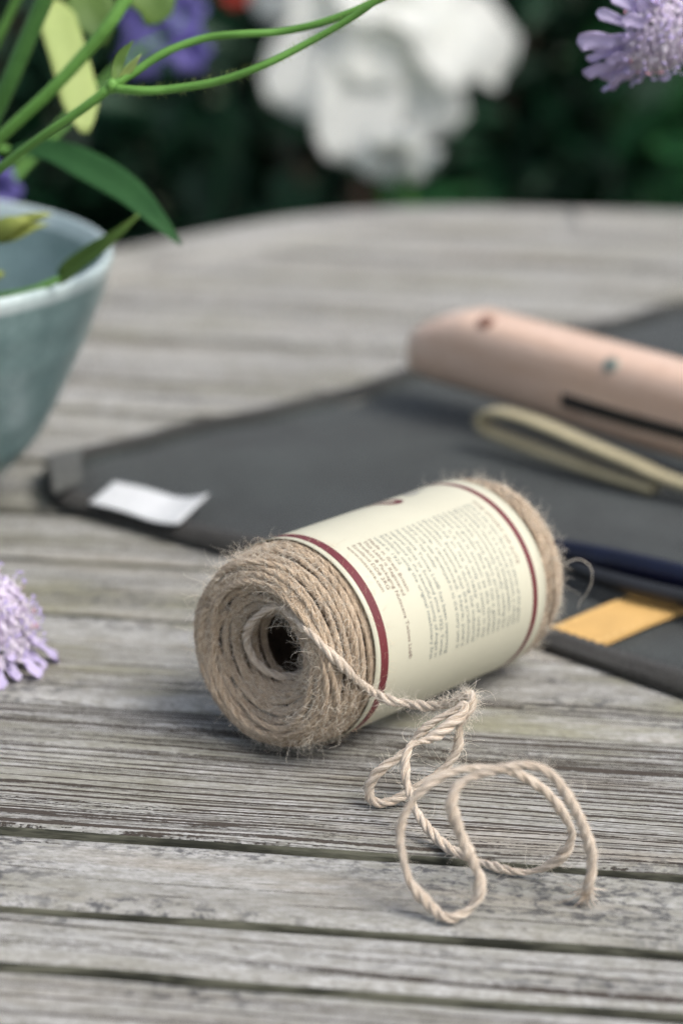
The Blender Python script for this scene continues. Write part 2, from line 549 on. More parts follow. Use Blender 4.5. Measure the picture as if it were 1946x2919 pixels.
def blade(path, width, normal, fold=0.25, nv=7, thick=0.0005, step=0.006, prof=None, curl=0.0, wave=0.0):
    """a leaf or petal along a path: folded cross-section, real thickness"""
    C, s = catmull(path, step)
    t = np.gradient(C, axis=0); t /= np.linalg.norm(t, axis=1)[:, None]
    nrm = np.asarray(normal, float)
    side = np.cross(t, nrm); side /= np.linalg.norm(side, axis=1)[:, None]
    up = np.cross(side, t)
    u = s / s[-1]
    w = width * (prof(u) if prof else np.clip(np.sin(np.pi * u ** 0.8), 0.03, 1))
    v = np.linspace(-1, 1, nv)
    wob = wave * np.sin(u[:, None] * 19 + v[None] * 3) * abs(v)[None]
    V = C[:, None] + w[:, None, None] * v[None, :, None] * side[:, None] + (w[:, None] * (fold * abs(v)[None] - curl * v[None] ** 2) + wob * width)[..., None] * up[:, None]
    top = V.reshape(-1, 3)
    bot = (V - thick * up[:, None]).reshape(-1, 3)
    N = len(C)
    i = np.arange(N - 1)[:, None] * nv
    j = np.arange(nv - 1)[None]
    F = np.stack([i + j, i + j + 1, i + nv + j + 1, i + nv + j], -1).reshape(-1, 4)
    k = N * nv
    F2 = (F + k)[:, ::-1]
    E = []
    for r in range(N - 1):
        E.append([r * nv, (r + 1) * nv, k + (r + 1) * nv, k + r * nv])
        q = nv - 1
        E.append([(r + 1) * nv + q, r * nv + q, k + r * nv + q, k + (r + 1) * nv + q])
    for q in range(nv - 1):
        E.append([(N - 1) * nv + q, (N - 1) * nv + q + 1, k + (N - 1) * nv + q + 1, k + (N - 1) * nv + q])
        E.append([q + 1, q, k + q, k + q + 1])
    return np.vstack([top, bot]), F.tolist() + F2.tolist() + E


def join(parts):
    Vs, Fs, b = [], [], 0
    for V, F in parts:
        F = F if isinstance(F, list) else F.tolist()
        Vs.append(V); Fs += [[i + b for i in f] for f in F]; b += len(V)
    return np.vstack(Vs), Fs


# ------------------------------------------------------------------ ground
g = 80.0
gv = [(-g, -g, 0), (g, -g, 0), (g, g, 0), (-g, g, 0)]
ground = mesh_obj('ground', gv, [[0, 1, 2, 3]], ground_material(), smooth=False)
tag(ground, 'dark lawn and soil under the garden table', None, None, 'structure')

# ------------------------------------------------------------------ garden table
table = empty('garden_table', (0.15, 0.27, 0), 'weathered grey wooden garden table with curved far edge', 'table')
PA = R_(-5.5)                                         # run of the planks
ca, sa = math.cos(PA), math.sin(PA)
OUT = np.array([(-0.62, -0.05), (-0.56, 0.22), (-0.40, 0.48), (-0.26, 0.66), (-0.15, 0.785), (-0.06, 0.884), (0.0115, 0.930), (0.07, 0.9475),
                (0.16, 0.951), (0.30, 0.944), (0.52, 0.89), (0.74, 0.72), (0.88, 0.45), (0.92, 0.2), (0.86, -0.08), (0.66, -0.32),
                (0.36, -0.46), (0.02, -0.50), (-0.30, -0.43), (-0.53, -0.26)])


def closed_smooth(P, per=10):
    n = len(P)
    out = []
    for i in range(n):
        p0, p1, p2, p3 = P[i - 1], P[i], P[(i + 1) % n], P[(i + 2) % n]
        for t in np.linspace(0, 1, per, endpoint=False):
            out.append(0.5 * ((2 * p1) + (-p0 + p2) * t + (2 * p0 - 5 * p1 + 4 * p2 - p3) * t ** 2 + (-p0 + 3 * p1 - 3 * p2 + p3) * t ** 3))
    return np.array(out)


outer = closed_smooth(OUT, 10)


def offset_in(P, d):
    t = np.roll(P, -1, 0) - np.roll(P, 1, 0)
    t /= np.linalg.norm(t, axis=1)[:, None]
    cen = P.mean(0)
    nrm = np.stack([-t[:, 1], t[:, 0]], 1)
    sg = np.sign(((cen - P) * nrm).sum(1))[:, None]
    return P + nrm * sg * d


inner = offset_in(outer, 0.064)
# plank frame: along = (ca, sa), across = (-sa, ca)
inn_uv = np.stack([inner[:, 0] * ca + inner[:, 1] * sa, -inner[:, 0] * sa + inner[:, 1] * ca], 1)


def span_at(v, poly):
    us = []
    n = len(poly)
    for i in range(n):
        a, b = poly[i], poly[(i + 1) % n]
        if (a[1] - v) * (b[1] - v) <= 0 and a[1] != b[1]:
            us.append(a[0] + (b[0] - a[0]) * (v - a[1]) / (b[1] - a[1]))
    return (min(us), max(us)) if len(us) >= 2 else None


GAPS = [-0.395, -0.335, -0.28, -0.228, -0.195, -0.1625, -0.128, -0.0785, 0.0235, 0.1115, 0.172, 0.229, 0.3035, 0.392, 0.449, 0.541, 0.620, 0.70, 0.775, float(inn_uv[:, 1].max()) + 0.001]
GAPS[0] = float(inn_uv[:, 1].min()) - 0.001
GAPS = [GAPS[0]] + [x for x in GAPS[1:] if x > GAPS[0] + 0.02]
G7 = GAPS.index(-0.0785)
TH = 0.024
for gi in range(len(GAPS) - 1):
    v0 = GAPS[gi] + (0.0004 if gi == G7 + 1 else (0.0030 if gi <= G7 + 3 else 0.0046))
    v1 = GAPS[gi + 1] - (0.0004 if gi == G7 else (0.0020 if gi <= G7 + 3 else 0.0034))
    wid = v1 - v0
    # columns across the plank: rounded arrises
    tt = [0, 0.0005, 0.0014, 0.0028, 0.005] if wid > 0 else []
    cs = tt + list(np.linspace(0.005, wid - 0.005, 7))[1:-1] + [wid - x for x in tt[::-1]]
    drop = [0.0034, 0.0018, 0.0008, 0.00022, 0] + [0] * 5 + [0, 0.00022, 0.0008, 0.0018, 0.0034]
    spans = [span_at(v0 + x, inn_uv) for x in cs]
    if any(s is None for s in spans):
        continue
    NX = 90
    hz = -rng.uniform(0.0, 0.0007)
    edge_w = [np.interp(np.linspace(0, 1, NX), np.linspace(0, 1, 46), rng.normal(0, 0.0005, 46)) for _ in range(2)]
    rows = []
    vc = (v0 + v1) / 2
    sp0 = span_at(vc, inn_uv)
    uc = 0.5 * (sp0[0] + sp0[1])
    for q, x in enumerate(cs):
        u = np.linspace(spans[q][0] + 0.0012, spans[q][1] - 0.0012, NX)
        e = (edge_w[0] if q < 5 else (edge_w[1] if q >= len(cs) - 5 else 0))
        z = hz - drop[q] + 0.0002 * np.sin(u * 17 + gi * 2 + x * 40)
        rows.append(np.stack([u - uc, np.full(NX, v0 + x - vc) + e, np.full(NX, 0.0) + z], 1))
    top = np.array(rows)
    # sides go down to the underside
    r0 = top[0].copy(); r0[:, 2] = -TH
    r1 = top[-1].copy(); r1[:, 2] = -TH
    allr = np.concatenate([r0[None], top, r1[None]], 0)
    nr = len(allr)
    V = allr.reshape(-1, 3)
    i = np.arange(nr)[:, None] * NX
    i2 = ((np.arange(nr) + 1) % nr)[:, None] * NX
    j = np.arange(NX - 1)[None]
    F = np.stack([i + j, i + j + 1, i2 + j + 1, i2 + j], -1).reshape(-1, 4)[:, ::-1].tolist()
    F.append([k * NX for k in range(nr)])
    F.append([k * NX + NX - 1 for k in range(nr)][::-1])
    pl = mesh_obj('plank', V, F, M['wood'], table)
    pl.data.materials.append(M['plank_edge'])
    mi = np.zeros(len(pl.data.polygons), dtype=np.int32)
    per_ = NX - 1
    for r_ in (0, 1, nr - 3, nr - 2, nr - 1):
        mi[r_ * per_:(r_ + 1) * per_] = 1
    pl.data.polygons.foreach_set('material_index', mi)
    px, py = uc * ca - vc * sa, uc * sa + vc * ca
    pl.location = (px - 0.15, py - 0.27, T)
    pl.rotation_euler = (0, 0, PA)
    gr_, mw_, ms_ = {G7: (0.95, 0.05, 0.35), G7 + 1: (0.35, 0.35, 0.75), G7 - 1: (0.2, 1.1, 0.2), G7 - 2: (0.25, 0.6, 0.25), G7 - 3: (0.6, 0.3, 0.4),
                     G7 + 2: (0.3, 0.3, 0.75)}.get(gi, (0.35, 0.2, 0.4))
    pl['grooved'], pl['mildewed'], pl['mossy'] = gr_, mw_, ms_

# the curved frame boards round the edge, mitred
NSEG = 10
per = len(outer) // NSEG
for k in range(NSEG):
    idx = [(k * per + i) % len(outer) for i in range(per + 1)]
    cen = np.array([outer[i] for i in idx]).mean(0)
    cm = np.array([0.5 * (outer[i] + inner[i]) for i in idx]).mean(0)
    dv = outer[idx[-1]] - outer[idx[0]]
    ang = math.atan2(dv[1], dv[0])
    c_, s_ = math.cos(-ang), math.sin(-ang)
    ws = [0.001, 0.0035, 0.008, 0.25 * 0.062, 0.5 * 0.062, 0.75 * 0.062, 0.054, 0.0585, 0.062]
    zs = [-0.005, -0.0015, 0, 0, 0, 0, 0, -0.0006, -0.003]
    rows = []
    P0 = [outer[i] for i in idx]; P1 = [inner[i] for i in idx]
    for w_, z_ in [(0.001, -0.05)] + list(zip(ws, zs)) + [(0.062, -TH)]:
        row = []
        for q, (a_, b_) in enumerate(zip(P0, P1)):
            p = a_ + (b_ - a_) * (w_ / 0.064)
            if q == 0: p = p + (P0[1] - P0[0]) * 0.02
            if q == len(P0) - 1: p = p - (P0[-1] - P0[-2]) * 0.02
            d = p - cm
            row.append((d[0] * c_ - d[1] * s_, d[0] * s_ + d[1] * c_, z_))
        rows.append(row)
    A = np.array(rows)
    nr, nc = A.shape[:2]
    i = np.arange(nr)[:, None] * nc
    i2 = ((np.arange(nr) + 1) % nr)[:, None] * nc
    j = np.arange(nc - 1)[None]
    F = np.stack([i + j, i + j + 1, i2 + j + 1, i2 + j], -1).reshape(-1, 4).tolist()
    F.append([r * nc for r in range(nr)][::-1]); F.append([r * nc + nc - 1 for r in range(nr)])
    rb = mesh_obj('frame_board', A.reshape(-1, 3), F, M['wood'], table)
    rb.location = (cm[0] - 0.15, cm[1] - 0.27, T)
    rb.rotation_euler = (0, 0, ang)
    rb['grooved'], rb['mildewed'], rb['mossy'] = 0.25, 0.15, 0.3


def box(name, size, loc, mat, parent, rz=0, bev=0.003):
    x, y, z = [s / 2 for s in size]
    rings = []
    for zz, ins in ((-z, bev), (-z + bev, 0), (z - bev, 0), (z, bev)):
        a, b, c2 = x - ins, y - ins, bev
        pts = [(a - c2, -b), (a, -b + c2), (a, b - c2), (a - c2, b), (-a + c2, b), (-a, b - c2), (-a, -b + c2), (-a + c2, -b)]
        rings.append([(p[0], p[1], zz) for p in pts])
    V = [p for r in rings for p in r]
    F = []
    for r in range(3):
        for k in range(8):
            F.append([r * 8 + k, r * 8 + (k + 1) % 8, (r + 1) * 8 + (k + 1) % 8, (r + 1) * 8 + k])
    F.append(list(range(8))[::-1]); F.append([24 + k for k in range(8)])
    o = mesh_obj(name, V, F, mat, parent, smooth=False)
    o.location = loc
    o.rotation_euler = (0, 0, rz)
    return o


for lx, ly in ((-0.30, -0.05), (0.52, -0.13), (-0.17, 0.47), (0.56, 0.53)):
    box('leg', (0.062, 0.062, T - TH - 0.001), (lx - 0.15, ly - 0.27, (T - TH - 0.001) / 2), M['wood'], table, PA)
for ly in (-0.09, 0.50):
    box('cross_rail', (0.78, 0.022, 0.06), (0.14 - 0.15 - (ly - 0.27) * 0.0, ly - 0.27, T - TH - 0.032), M['wood'], table, PA)

# ------------------------------------------------------------------ ball of twine
AX = R_(41.4)
RC = np.array([-0.0143, 0.0067, T + 0.0356])          # centre of the label's near edge
LL, LR = 0.0925, 0.0356
# local frame of the ball: x = outwards to the right, y = along the axis, z = up
ball = empty('twine_ball', (RC[0], RC[1], T), 'cylindrical ball of natural jute twine in a cream paper band', 'twine', None, (0, 0, -AX))
CZ = 0.0356                                           # axis height in the local frame


def cyl(s, r, th):
    s, r, th = np.broadcast_arrays(s, r, th)
    return np.stack([r * np.cos(th), s, CZ + r * np.sin(th)], -1)


PR = np.array([.0170, .0170, .0108, .0126, .0148, .019, .024, .0275, .031, .0335, .0345, .0350, .0350])
PS = np.array([.060, .006, -.003, -.008, -.012, -.0145, -.0175, -.0185, -.016, -.010, -.005, 0.0, .008])
FR = np.array([.0350, .0352, .0350, .0340, .031, .027, .022, .015, .011, .0100])
FS = LL + np.array([-.008, 0, .006, .012, .0165, .0185, .0185, .0165, .010, -.01])


def coil(prs, pss, spacing, rope_r, seed, step=0.0011, inset=0.0012):
    """twine wound turn beside turn along a profile of (radius, axial position)"""
    lg = np.random.default_rng(seed)
    d = np.r_[0, np.cumsum(np.hypot(np.diff(prs), np.diff(pss)))]
    turns = int(d[-1] / spacing)
    L = 0
    th, pos = [0.0], [0.0]
    while pos[-1] < d[-1]:
        r = np.interp(pos[-1], d, prs)
        dth = step / max(r, 0.006)
        th.append(th[-1] + dth)
        pos.append(pos[-1] + spacing * dth / (2 * np.pi))
    th, pos = np.array(th), np.array(pos)
    # irregular winding: slow wander of the position, each turn its own
    kn = int(th[-1] / 0.9) + 3
    wand = np.interp(th, np.linspace(0, th[-1], kn), lg.normal(0, 0.42, kn)) * spacing
    slant = 0.5 * spacing * np.sin(th + 1.0) + 0.35 * spacing * np.sin(0.53 * th)
    pp = np.clip(pos + wand + slant, 0, d[-1])
    r = np.interp(pp, d, prs); s = np.interp(pp, d, pss)
    # normal of the profile (outwards)
    e = 1e-4
    dr = np.interp(np.clip(pp + e, 0, d[-1]), d, prs) - np.interp(np.clip(pp - e, 0, d[-1]), d, prs)
    ds = np.interp(np.clip(pp + e, 0, d[-1]), d, pss) - np.interp(np.clip(pp - e, 0, d[-1]), d, pss)
    ln = np.hypot(dr, ds) + 1e-12
    nr_, ns_ = ds / ln, -dr / ln
    hgt = np.interp(th, np.linspace(0, th[-1], kn), lg.normal(0, 0.32, kn)) * rope_r - inset
    r2, s2 = r + nr_ * hgt, s + ns_ * hgt
    P = cyl(s2, r2, th)
    Nn = np.stack([nr_ * np.cos(th), ns_, nr_ * np.sin(th)], -1)
    return P, Nn, pp


def smooth_path(P, k=5):
    ker = np.ones(k) / k
    Q = P.copy()
    for i in range(3):
        Q[:, i] = np.convolve(np.pad(P[:, i], (k // 2, k // 2), 'edge'), ker, 'valid')
    return Q


P1, N1, pp1 = coil(PR[2:], PS[2:], 0.0016, 0.00105, 3)
P1 = smooth_path(P1, 7)
V, F, A = rope_data(P1, 0.00112, 3, 0.0150, 6, wob=0.16, ro=0.36)
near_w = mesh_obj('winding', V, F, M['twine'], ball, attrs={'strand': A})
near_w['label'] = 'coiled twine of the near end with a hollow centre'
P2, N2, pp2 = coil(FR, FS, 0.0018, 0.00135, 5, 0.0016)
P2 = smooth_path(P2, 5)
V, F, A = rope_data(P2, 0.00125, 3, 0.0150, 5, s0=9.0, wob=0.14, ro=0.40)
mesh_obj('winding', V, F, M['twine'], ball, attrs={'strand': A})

# a few turns that cross the others on the near end
for k in range(14):
    th0 = rng.uniform(0, 2 * np.pi)
    span = rng.uniform(1.6, 3.4)
    n = int(span * 0.033 / 0.0011)
    u = np.linspace(0, 1, n)
    th = th0 + u * span
    r0, r1 = sorted(rng.uniform(0.0195, 0.0347, 2))
    if r1 - r0 < 0.004: r1 = min(0.0349, r0 + 0.006)
    r = r0 + (r1 - r0) * (u if k % 2 else 1 - u)
    order = np.argsort(PR)
    s = np.interp(r, PR[2:], PS[2:])
    lift = 0.0009 * np.sin(np.pi * u) - 0.0012 * (1 - np.sin(np.pi * u))
    outw = np.clip((r - 0.027) / 0.008, 0, 1)
    P = cyl(s - lift * (1 - outw), r + lift * outw, th)
    V, F, A = rope_data(smooth_path(P, 7), 0.0012, 3, 0.0150, 6, s0=20 + k, wob=0.14, ro=0.40)
    mesh_obj('crossing_turn', V, F, M['twine'], ball, attrs={'strand': A})

# solid core just under the turns
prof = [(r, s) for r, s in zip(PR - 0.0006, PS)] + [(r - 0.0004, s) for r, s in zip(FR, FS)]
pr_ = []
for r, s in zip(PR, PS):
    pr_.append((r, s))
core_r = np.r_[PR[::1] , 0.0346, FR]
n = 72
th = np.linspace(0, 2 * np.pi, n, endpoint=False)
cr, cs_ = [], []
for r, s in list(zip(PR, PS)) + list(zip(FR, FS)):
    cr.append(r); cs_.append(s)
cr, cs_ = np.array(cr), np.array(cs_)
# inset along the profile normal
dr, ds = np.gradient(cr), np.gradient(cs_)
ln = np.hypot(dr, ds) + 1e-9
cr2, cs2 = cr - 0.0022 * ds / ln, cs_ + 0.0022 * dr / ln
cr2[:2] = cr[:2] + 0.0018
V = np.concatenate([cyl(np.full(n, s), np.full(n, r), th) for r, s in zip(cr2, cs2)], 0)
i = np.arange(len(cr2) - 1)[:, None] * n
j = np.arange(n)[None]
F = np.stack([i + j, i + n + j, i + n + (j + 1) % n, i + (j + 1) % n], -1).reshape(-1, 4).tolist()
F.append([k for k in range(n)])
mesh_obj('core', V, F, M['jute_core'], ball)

# loose fibres on both ends
def pick(P, N, count, lo=0, hi=None):
    hi = hi or len(P) - 2
    hi = min(hi, len(P) - 2)
    ix = rng.integers(lo + 1, hi, count)
    tt = P[np.minimum(ix + 1, len(P) - 1)] - P[ix - 1]
    tt /= np.linalg.norm(tt, axis=1)[:, None] + 1e-9
    return P[ix] + N[ix] * 0.0011, N[ix], tt

deep = int(np.argmax(pp1 > 0.010))
V, F = fibres_data(*pick(P1, N1, 3600, deep, int(np.argmax((P1[:, 1] > -0.0055) & (pp1 > 0.03))) or None), 0.003, 0.0085, 0.000055, 0.22, 1.5)
V[:, 2] = np.maximum(V[:, 2], 0.0004)
fb = mesh_obj('loose_fibres', V, F, M['fibre'], ball); fb['kind'] = 'stuff'
# short fuzz lying flat along the turns
V, F = fibres_data(*pick(P1, N1, 5000, deep), 0.0015, 0.0045, 0.00005, 0.10, 0.8)
V[:, 2] = np.maximum(V[:, 2], 0.0004)
fb = mesh_obj('surface_fuzz', V, F, M['twine_fuzz'], ball); fb['kind'] = 'stuff'
V, F = fibres_data(*pick(P2, N2, 2600, int(np.argmax(P2[:, 1] > LL + 0.001))), 0.002, 0.0065, 0.00006, 0.5, 1.0)
fb = mesh_obj('loose_fibres', V, F, M['fibre'], ball); fb['kind'] = 'stuff'
# one long stray hair looping off the far end
q = np.array([(0.0338, LL + 0.012, CZ + 0.010), (0.038, LL + 0.0155, CZ + 0.0125), (0.0425, LL + 0.017, CZ + 0.0105), (0.0440, LL + 0.0165, CZ + 0.0055), (0.0425, LL + 0.016, CZ + 0.0005), (0.0405, LL + 0.015, CZ - 0.003), (0.040, LL + 0.0145, CZ - 0.006)])
tube('stray_hair', q, [0.00014, 0.00008], M['fibre'], ball, 5, 0.001)

# paper band: a wrapped sheet with real thickness and an overlap
n = 160
th = np.linspace(-1.9, -1.9 + 2 * np.pi + 0.12, n)
rr = LR + 0.00035 * np.linspace(0, 1, n) + 0.00012 * np.sin(3 * th + 1)
flare = np.exp(-((np.mod(th + np.pi / 2 + 0.33 + np.pi, 2 * np.pi) - np.pi) / 0.4) ** 2)
sv_ = np.array([0, 0.003, 0.012, LL * 0.5, LL - 0.012, LL - 0.003, LL])
rows = []
for q_, s in enumerate(sv_):
    lipf = 0.00025 * np.exp(-s / 0.002) + 0.0002 * np.exp(-(LL - s) / 0.002)
    rows.append(cyl(s + 0.0004 * np.sin(th * 2) * (1 if s in (0, LL) else 0), rr + lipf * (1 + 0.6 * np.sin(5 * th)) , th))
V = np.array(rows)
Vi = V.copy()
Vi[..., 0] *= (LR - 0.00022) / LR
Vi[..., 2] = CZ + (Vi[..., 2] - CZ) * (LR - 0.00022) / LR
ns = len(sv_)
i = np.arange(ns - 1)[:, None] * n
j = np.arange(n - 1)[None]
F = np.stack([i + j, i + n + j, i + n + j + 1, i + j + 1], -1).reshape(-1, 4)
F2 = F[:, ::-1] + ns * n
E = []
for k in range(n - 1):
    E.append([k + 1, ns * n + k + 1, ns * n + k, k]); q_ = (ns - 1) * n
    E.append([q_ + k, ns * n + q_ + k, ns * n + q_ + k + 1, q_ + k + 1])
for k in range(ns - 1):
    E.append([k * n, (k + 1) * n, ns * n + (k + 1) * n, ns * n + k * n])
    E.append([(k + 1) * n + n - 1, k * n + n - 1, ns * n + k * n + n - 1, ns * n + (k + 1) * n + n - 1])
label = mesh_obj('paper_band', np.vstack([V.reshape(-1, 3), Vi.reshape(-1, 3)]), F.tolist() + F2.tolist() + E, M['paper'], ball)
label['label'] = 'cream printed paper band with burgundy border lines'


def surf_r(th):
    """radius of the paper at an angle, plus a hair for the ink"""
    w = np.mod(th + 1.9, 2 * np.pi) - 1.9
    f = (w + 1.9) / (2 * np.pi + 0.12)
    return LR + 0.00035 * f + 0.00012 * np.sin(3 * w + 1)


def band(s0, s1, mat):
    t = np.linspace(-1.85, -1.85 + 2 * np.pi - 0.06, 140)
    ss = np.linspace(s0, s1, 3)
    lip = lambda s: 0.00025 * np.exp(-s / 0.002) + 0.0002 * np.exp(-(LL - s) / 0.002)
    V = np.array([cyl(s, surf_r(t) + 0.00010 + 1.4 * lip(s), t) for s in ss])
    i = np.arange(len(ss) - 1)[:, None] * 140
    j = np.arange(139)[None]
    F = np.stack([i + j, i + 140 + j, i + 140 + j + 1, i + j + 1], -1).reshape(-1, 4)
    return mesh_obj('printed_line', V.reshape(-1, 3), F, mat, label)


band(0.0027, 0.0066, M['ink_red'])
band(LL - 0.0072, LL - 0.0046, M['ink_red'])

dg = None
def text_mesh(body, size):
    cu = bpy.data.curves.new('t', 'FONT')
    cu.body = body
    cu.size = size
    cu.resolution_u = 2
    ob = bpy.data.objects.new('t', cu)
    col.objects.link(ob)
    bpy.context.view_layer.update()
    d = bpy.context.evaluated_depsgraph_get()
    me = bpy.data.meshes.new_from_object(ob.evaluated_get(d))
    V = np.array([v.co[:] for v in me.vertices]).reshape(-1, 3)
    F = [list(p.vertices) for p in me.polygons]
    bpy.data.objects.remove(ob)
    bpy.data.curves.remove(cu)
    bpy.data.meshes.remove(me)
    return V, F


def printed(lines, mat, name='printed_text'):
    """lines: (text, axial position, width in metres or None); reads down the round of the band"""
    parts = []
    for body, s, wid, th0, size in lines:
        V, F = text_mesh(body, size)
        if len(V) == 0: continue
        x = V[:, 0] - V[:, 0].min()
        if wid:
            x = x * wid / x.max()
        th = R_(th0) - x / LR
        W = cyl(s + V[:, 1], surf_r(th) + 0.00009, th)
        parts.append((W, F))
    V, F = join(parts)
    return mesh_obj(name, V, F, mat, label, smooth=False)


ST, FULL = 71.5, 0.0490
SZ = 0.0023
story = ['Jute is the stem fibre of the plants of the genus', 'Corchorus. It is a natural product, a wholly',
         'renewable resource and biodegradable. The', 'fibre is environmentally friendly, needing few',
         'chemicals. Jute plant produces the', 'natural golden fibre that has a golden', 'sheen and is known as the Golden',
         'Fibre. It is second only to cotton in the', 'world in its variety of uses.', 'Dundee, Scotland during the industrial',
         'revolution became that the production', 'centre, renowned. Here, jute\'s',
         'many use was developed in to the many uses it']
ln_ = []
s = 0.0765
for q_, tx in enumerate(story):
    ln_.append((tx, s, FULL if q_ != 4 else FULL, ST + 0.8 - 0.06 * q_, SZ)); s -= 0.00282
ln_.append(('industry has today.', 0.0399, 0.0195, ST, SZ))
for tx, s, w_ in (('Nutscene Twines Ltd\u00ae has been importing', 0.0366, FULL), ('natural fibres to Scotland since 1922. Twines', 0.0337, FULL),
                  ('are wound in the beautiful county of Angus in', 0.0310, FULL), ('Scotland, using the original machinery first', 0.0284, FULL),
                  ('used in 1922.', 0.0255, 0.0142)):
    ln_.append((tx, s, w_, ST, SZ))
printed(ln_, M['ink_grey'])
printed([('Made in Great Britain', 0.0224, 0.0232, ST, SZ), ('This Label is Registered', 0.0197, 0.0240, ST, SZ),
         ('Product & Packaging Nutscene Twines Ltd\u00ae', 0.0170, 0.0455, ST, SZ), ('Scotland DD8 2RG', 0.0142, 0.0203, ST, SZ),
         ('www.nutscene.com', 0.0115, 0.0205, ST, SZ)], M['ink_brown'])
printed([('THE STORY OF JUTE', 0.0797, 0.0290, 73.5, 0.0023)], M['ink_brown'])


def ribbon_print(pts, widths, mat, name):
    """a calligraphic stroke in (angle in degrees, axial) laid on the band"""
    q = np.array([(math.radians(a) * LR, s, 0) for a, s in pts])
    C, s = catmull(q, 0.0004)
    t = np.gradient(C, axis=0); t /= np.linalg.norm(t, axis=1)[:, None]
    sd = np.stack([-t[:, 1], t[:, 0], 0 * t[:, 0]], 1)
    w = np.interp(np.linspace(0, 1, len(C)), np.linspace(0, 1, len(widths)), widths)[:, None]
    a, b = C + sd * w, C - sd * w
    V = []
    for p in (a, b):
        th = p[:, 0] / LR
        V.append(cyl(p[:, 1], surf_r(th) + 0.00009, th))
    n = len(C)
    V = np.vstack(V)
    F = [[k, k + 1, n + k + 1, n + k] for k in range(n - 1)]
    return mesh_obj(name, V, F, mat, label)


ribbon_print([(150, 0.040), (132, 0.044), (118, 0.050), (106, 0.0535), (99.5, 0.0545), (97.5, 0.0568), (100, 0.0592), (108, 0.0590), (116, 0.0565), (128, 0.053), (140, 0.052)],
             [0.0003, 0.0005, 0.0005, 0.0006, 0.0010, 0.0015, 0.0011, 0.0013, 0.0009, 0.0005], M['ink_red'], 'printed_swirl')
for k in range(7):
    a0 = 101.5 + k * 2.0
    ribbon_print([(a0 + 1.5, 0.0655 + 0.0007 * k), (a0, 0.0695), (a0 + 2.5, 0.0725), (a0 + 0.5, 0.0755 - 0.0004 * k)], [0.00012, 0.0004, 0.00015], M['ink_pale'], 'printed_emblem_stroke')

# ------------------------------------------------------------------ loose end of the twine (same piece of string: a part of the ball)
STRAND = np.array([[-0.01038, 0.00858, 0.76496], [-0.0125, 0.00378, 0.76446], [-0.01986, 0.00161, 0.76515], [-0.02706, 0.00262, 0.76868], [-0.03106, 0.00415, 0.77528], [-0.0299, 0.00246, 0.78264], [-0.02552, -0.00274, 0.78916], [-0.02, -0.00856, 0.79371], [-0.01578, -0.01403, 0.79268], [-0.01097, -0.02199, 0.79176], [-0.00658, -0.02509, 0.78882], [-0.00221, -0.02622, 0.78481], [0.00218, -0.02522, 0.77962], [0.0066, -0.02257, 0.77433], [0.01108, -0.0185, 0.76871], [0.0174, -0.027, 0.76859], [0.02288, -0.029, 0.76859], [0.02942, -0.031, 0.76874], [0.03532, -0.033, 0.77047], [0.03952, -0.035, 0.7731], [0.04257, -0.037, 0.77639], [0.04368, -0.04, 0.77534], [0.0426, -0.04094, 0.7716], [0.04026, -0.04187, 0.76841], [0.03956, -0.04281, 0.76468], [0.03931, -0.04375, 0.75919], [0.03614, -0.04469, 0.7536], [0.03188, -0.04563, 0.75064], [0.02709, -0.04656, 0.74736], [0.02177, -0.0475, 0.74348], [0.0153, -0.04829, 0.7417], [0.01155, -0.048, 0.7436], [0.01157, -0.04737, 0.74879], [0.01495, -0.04675, 0.75364], [0.0192, -0.04612, 0.75643], [0.02342, -0.0455, 0.76011], [0.02756, -0.04487, 0.76584], [0.0328, -0.04425, 0.77041], [0.03811, -0.04363, 0.7731], [0.04127, -0.043, 0.77567], [0.04066, -0.045, 0.77271], [0.03484, -0.04863, 0.77003], [0.02844, -0.05225, 0.7662], [0.0241, -0.05588, 0.76595], [0.0223, -0.0595, 0.7623], [0.02268, -0.06312, 0.75701], [0.02462, -0.06675, 0.75238], [0.02706, -0.07037, 0.74838], [0.03134, -0.074, 0.74388], [0.03702, -0.07943, 0.7418], [0.04202, -0.0849, 0.7418], [0.04654, -0.08805, 0.7418], [0.05151, -0.09172, 0.7418], [0.05601, -0.09393, 0.7418], [0.06009, -0.09436, 0.7418], [0.06588, -0.0965, 0.74578], [0.07009, -0.09803, 0.75063], [0.07178, -0.09956, 0.75648], [0.06995, -0.10109, 0.76275], [0.06542, -0.10262, 0.76999], [0.05976, -0.10415, 0.77576], [0.05349, -0.10568, 0.77984], [0.04686, -0.10721, 0.78187], [0.03935, -0.10874, 0.78236], [0.03243, -0.11026, 0.78108], [0.02659, -0.11179, 0.77756], [0.02206, -0.11332, 0.77219], [0.02, -0.11485, 0.76635], [0.01956, -0.11638, 0.76108], [0.02081, -0.11791, 0.75532], [0.02345, -0.11944, 0.74959], [0.02703, -0.12097, 0.74526], [0.03055, -0.1225, 0.74258], [0.0347, -0.12476, 0.7417], [0.03985, -0.1235, 0.74366], [0.04275, -0.12285, 0.74808], [0.04307, -0.12221, 0.75268], [0.04085, -0.12156, 0.75938], [0.03807, -0.12091, 0.76549], [0.03514, -0.12026, 0.77212], [0.03398, -0.11962, 0.77715], [0.03602, -0.11897, 0.78173], [0.04082, -0.11832, 0.78424], [0.04613, -0.11768, 0.78623], [0.05098, -0.11703, 0.78767], [0.05636, -0.11638, 0.78806], [0.06241, -0.11574, 0.78527], [0.06668, -0.11509, 0.77972], [0.07078, -0.11444, 0.77305], [0.0739, -0.11379, 0.76684], [0.07608, -0.11315, 0.76002], [0.077, -0.1125, 0.75366], [0.07625, -0.11339, 0.748], [0.07583, -0.11034, 0.7425]])
Cst, sst = catmull(STRAND, 0.0009)
Cst[:, 2] = np.maximum(Cst[:, 2], T + 0.0014)
inv = Matrix.Rotation(AX, 3, 'Z')
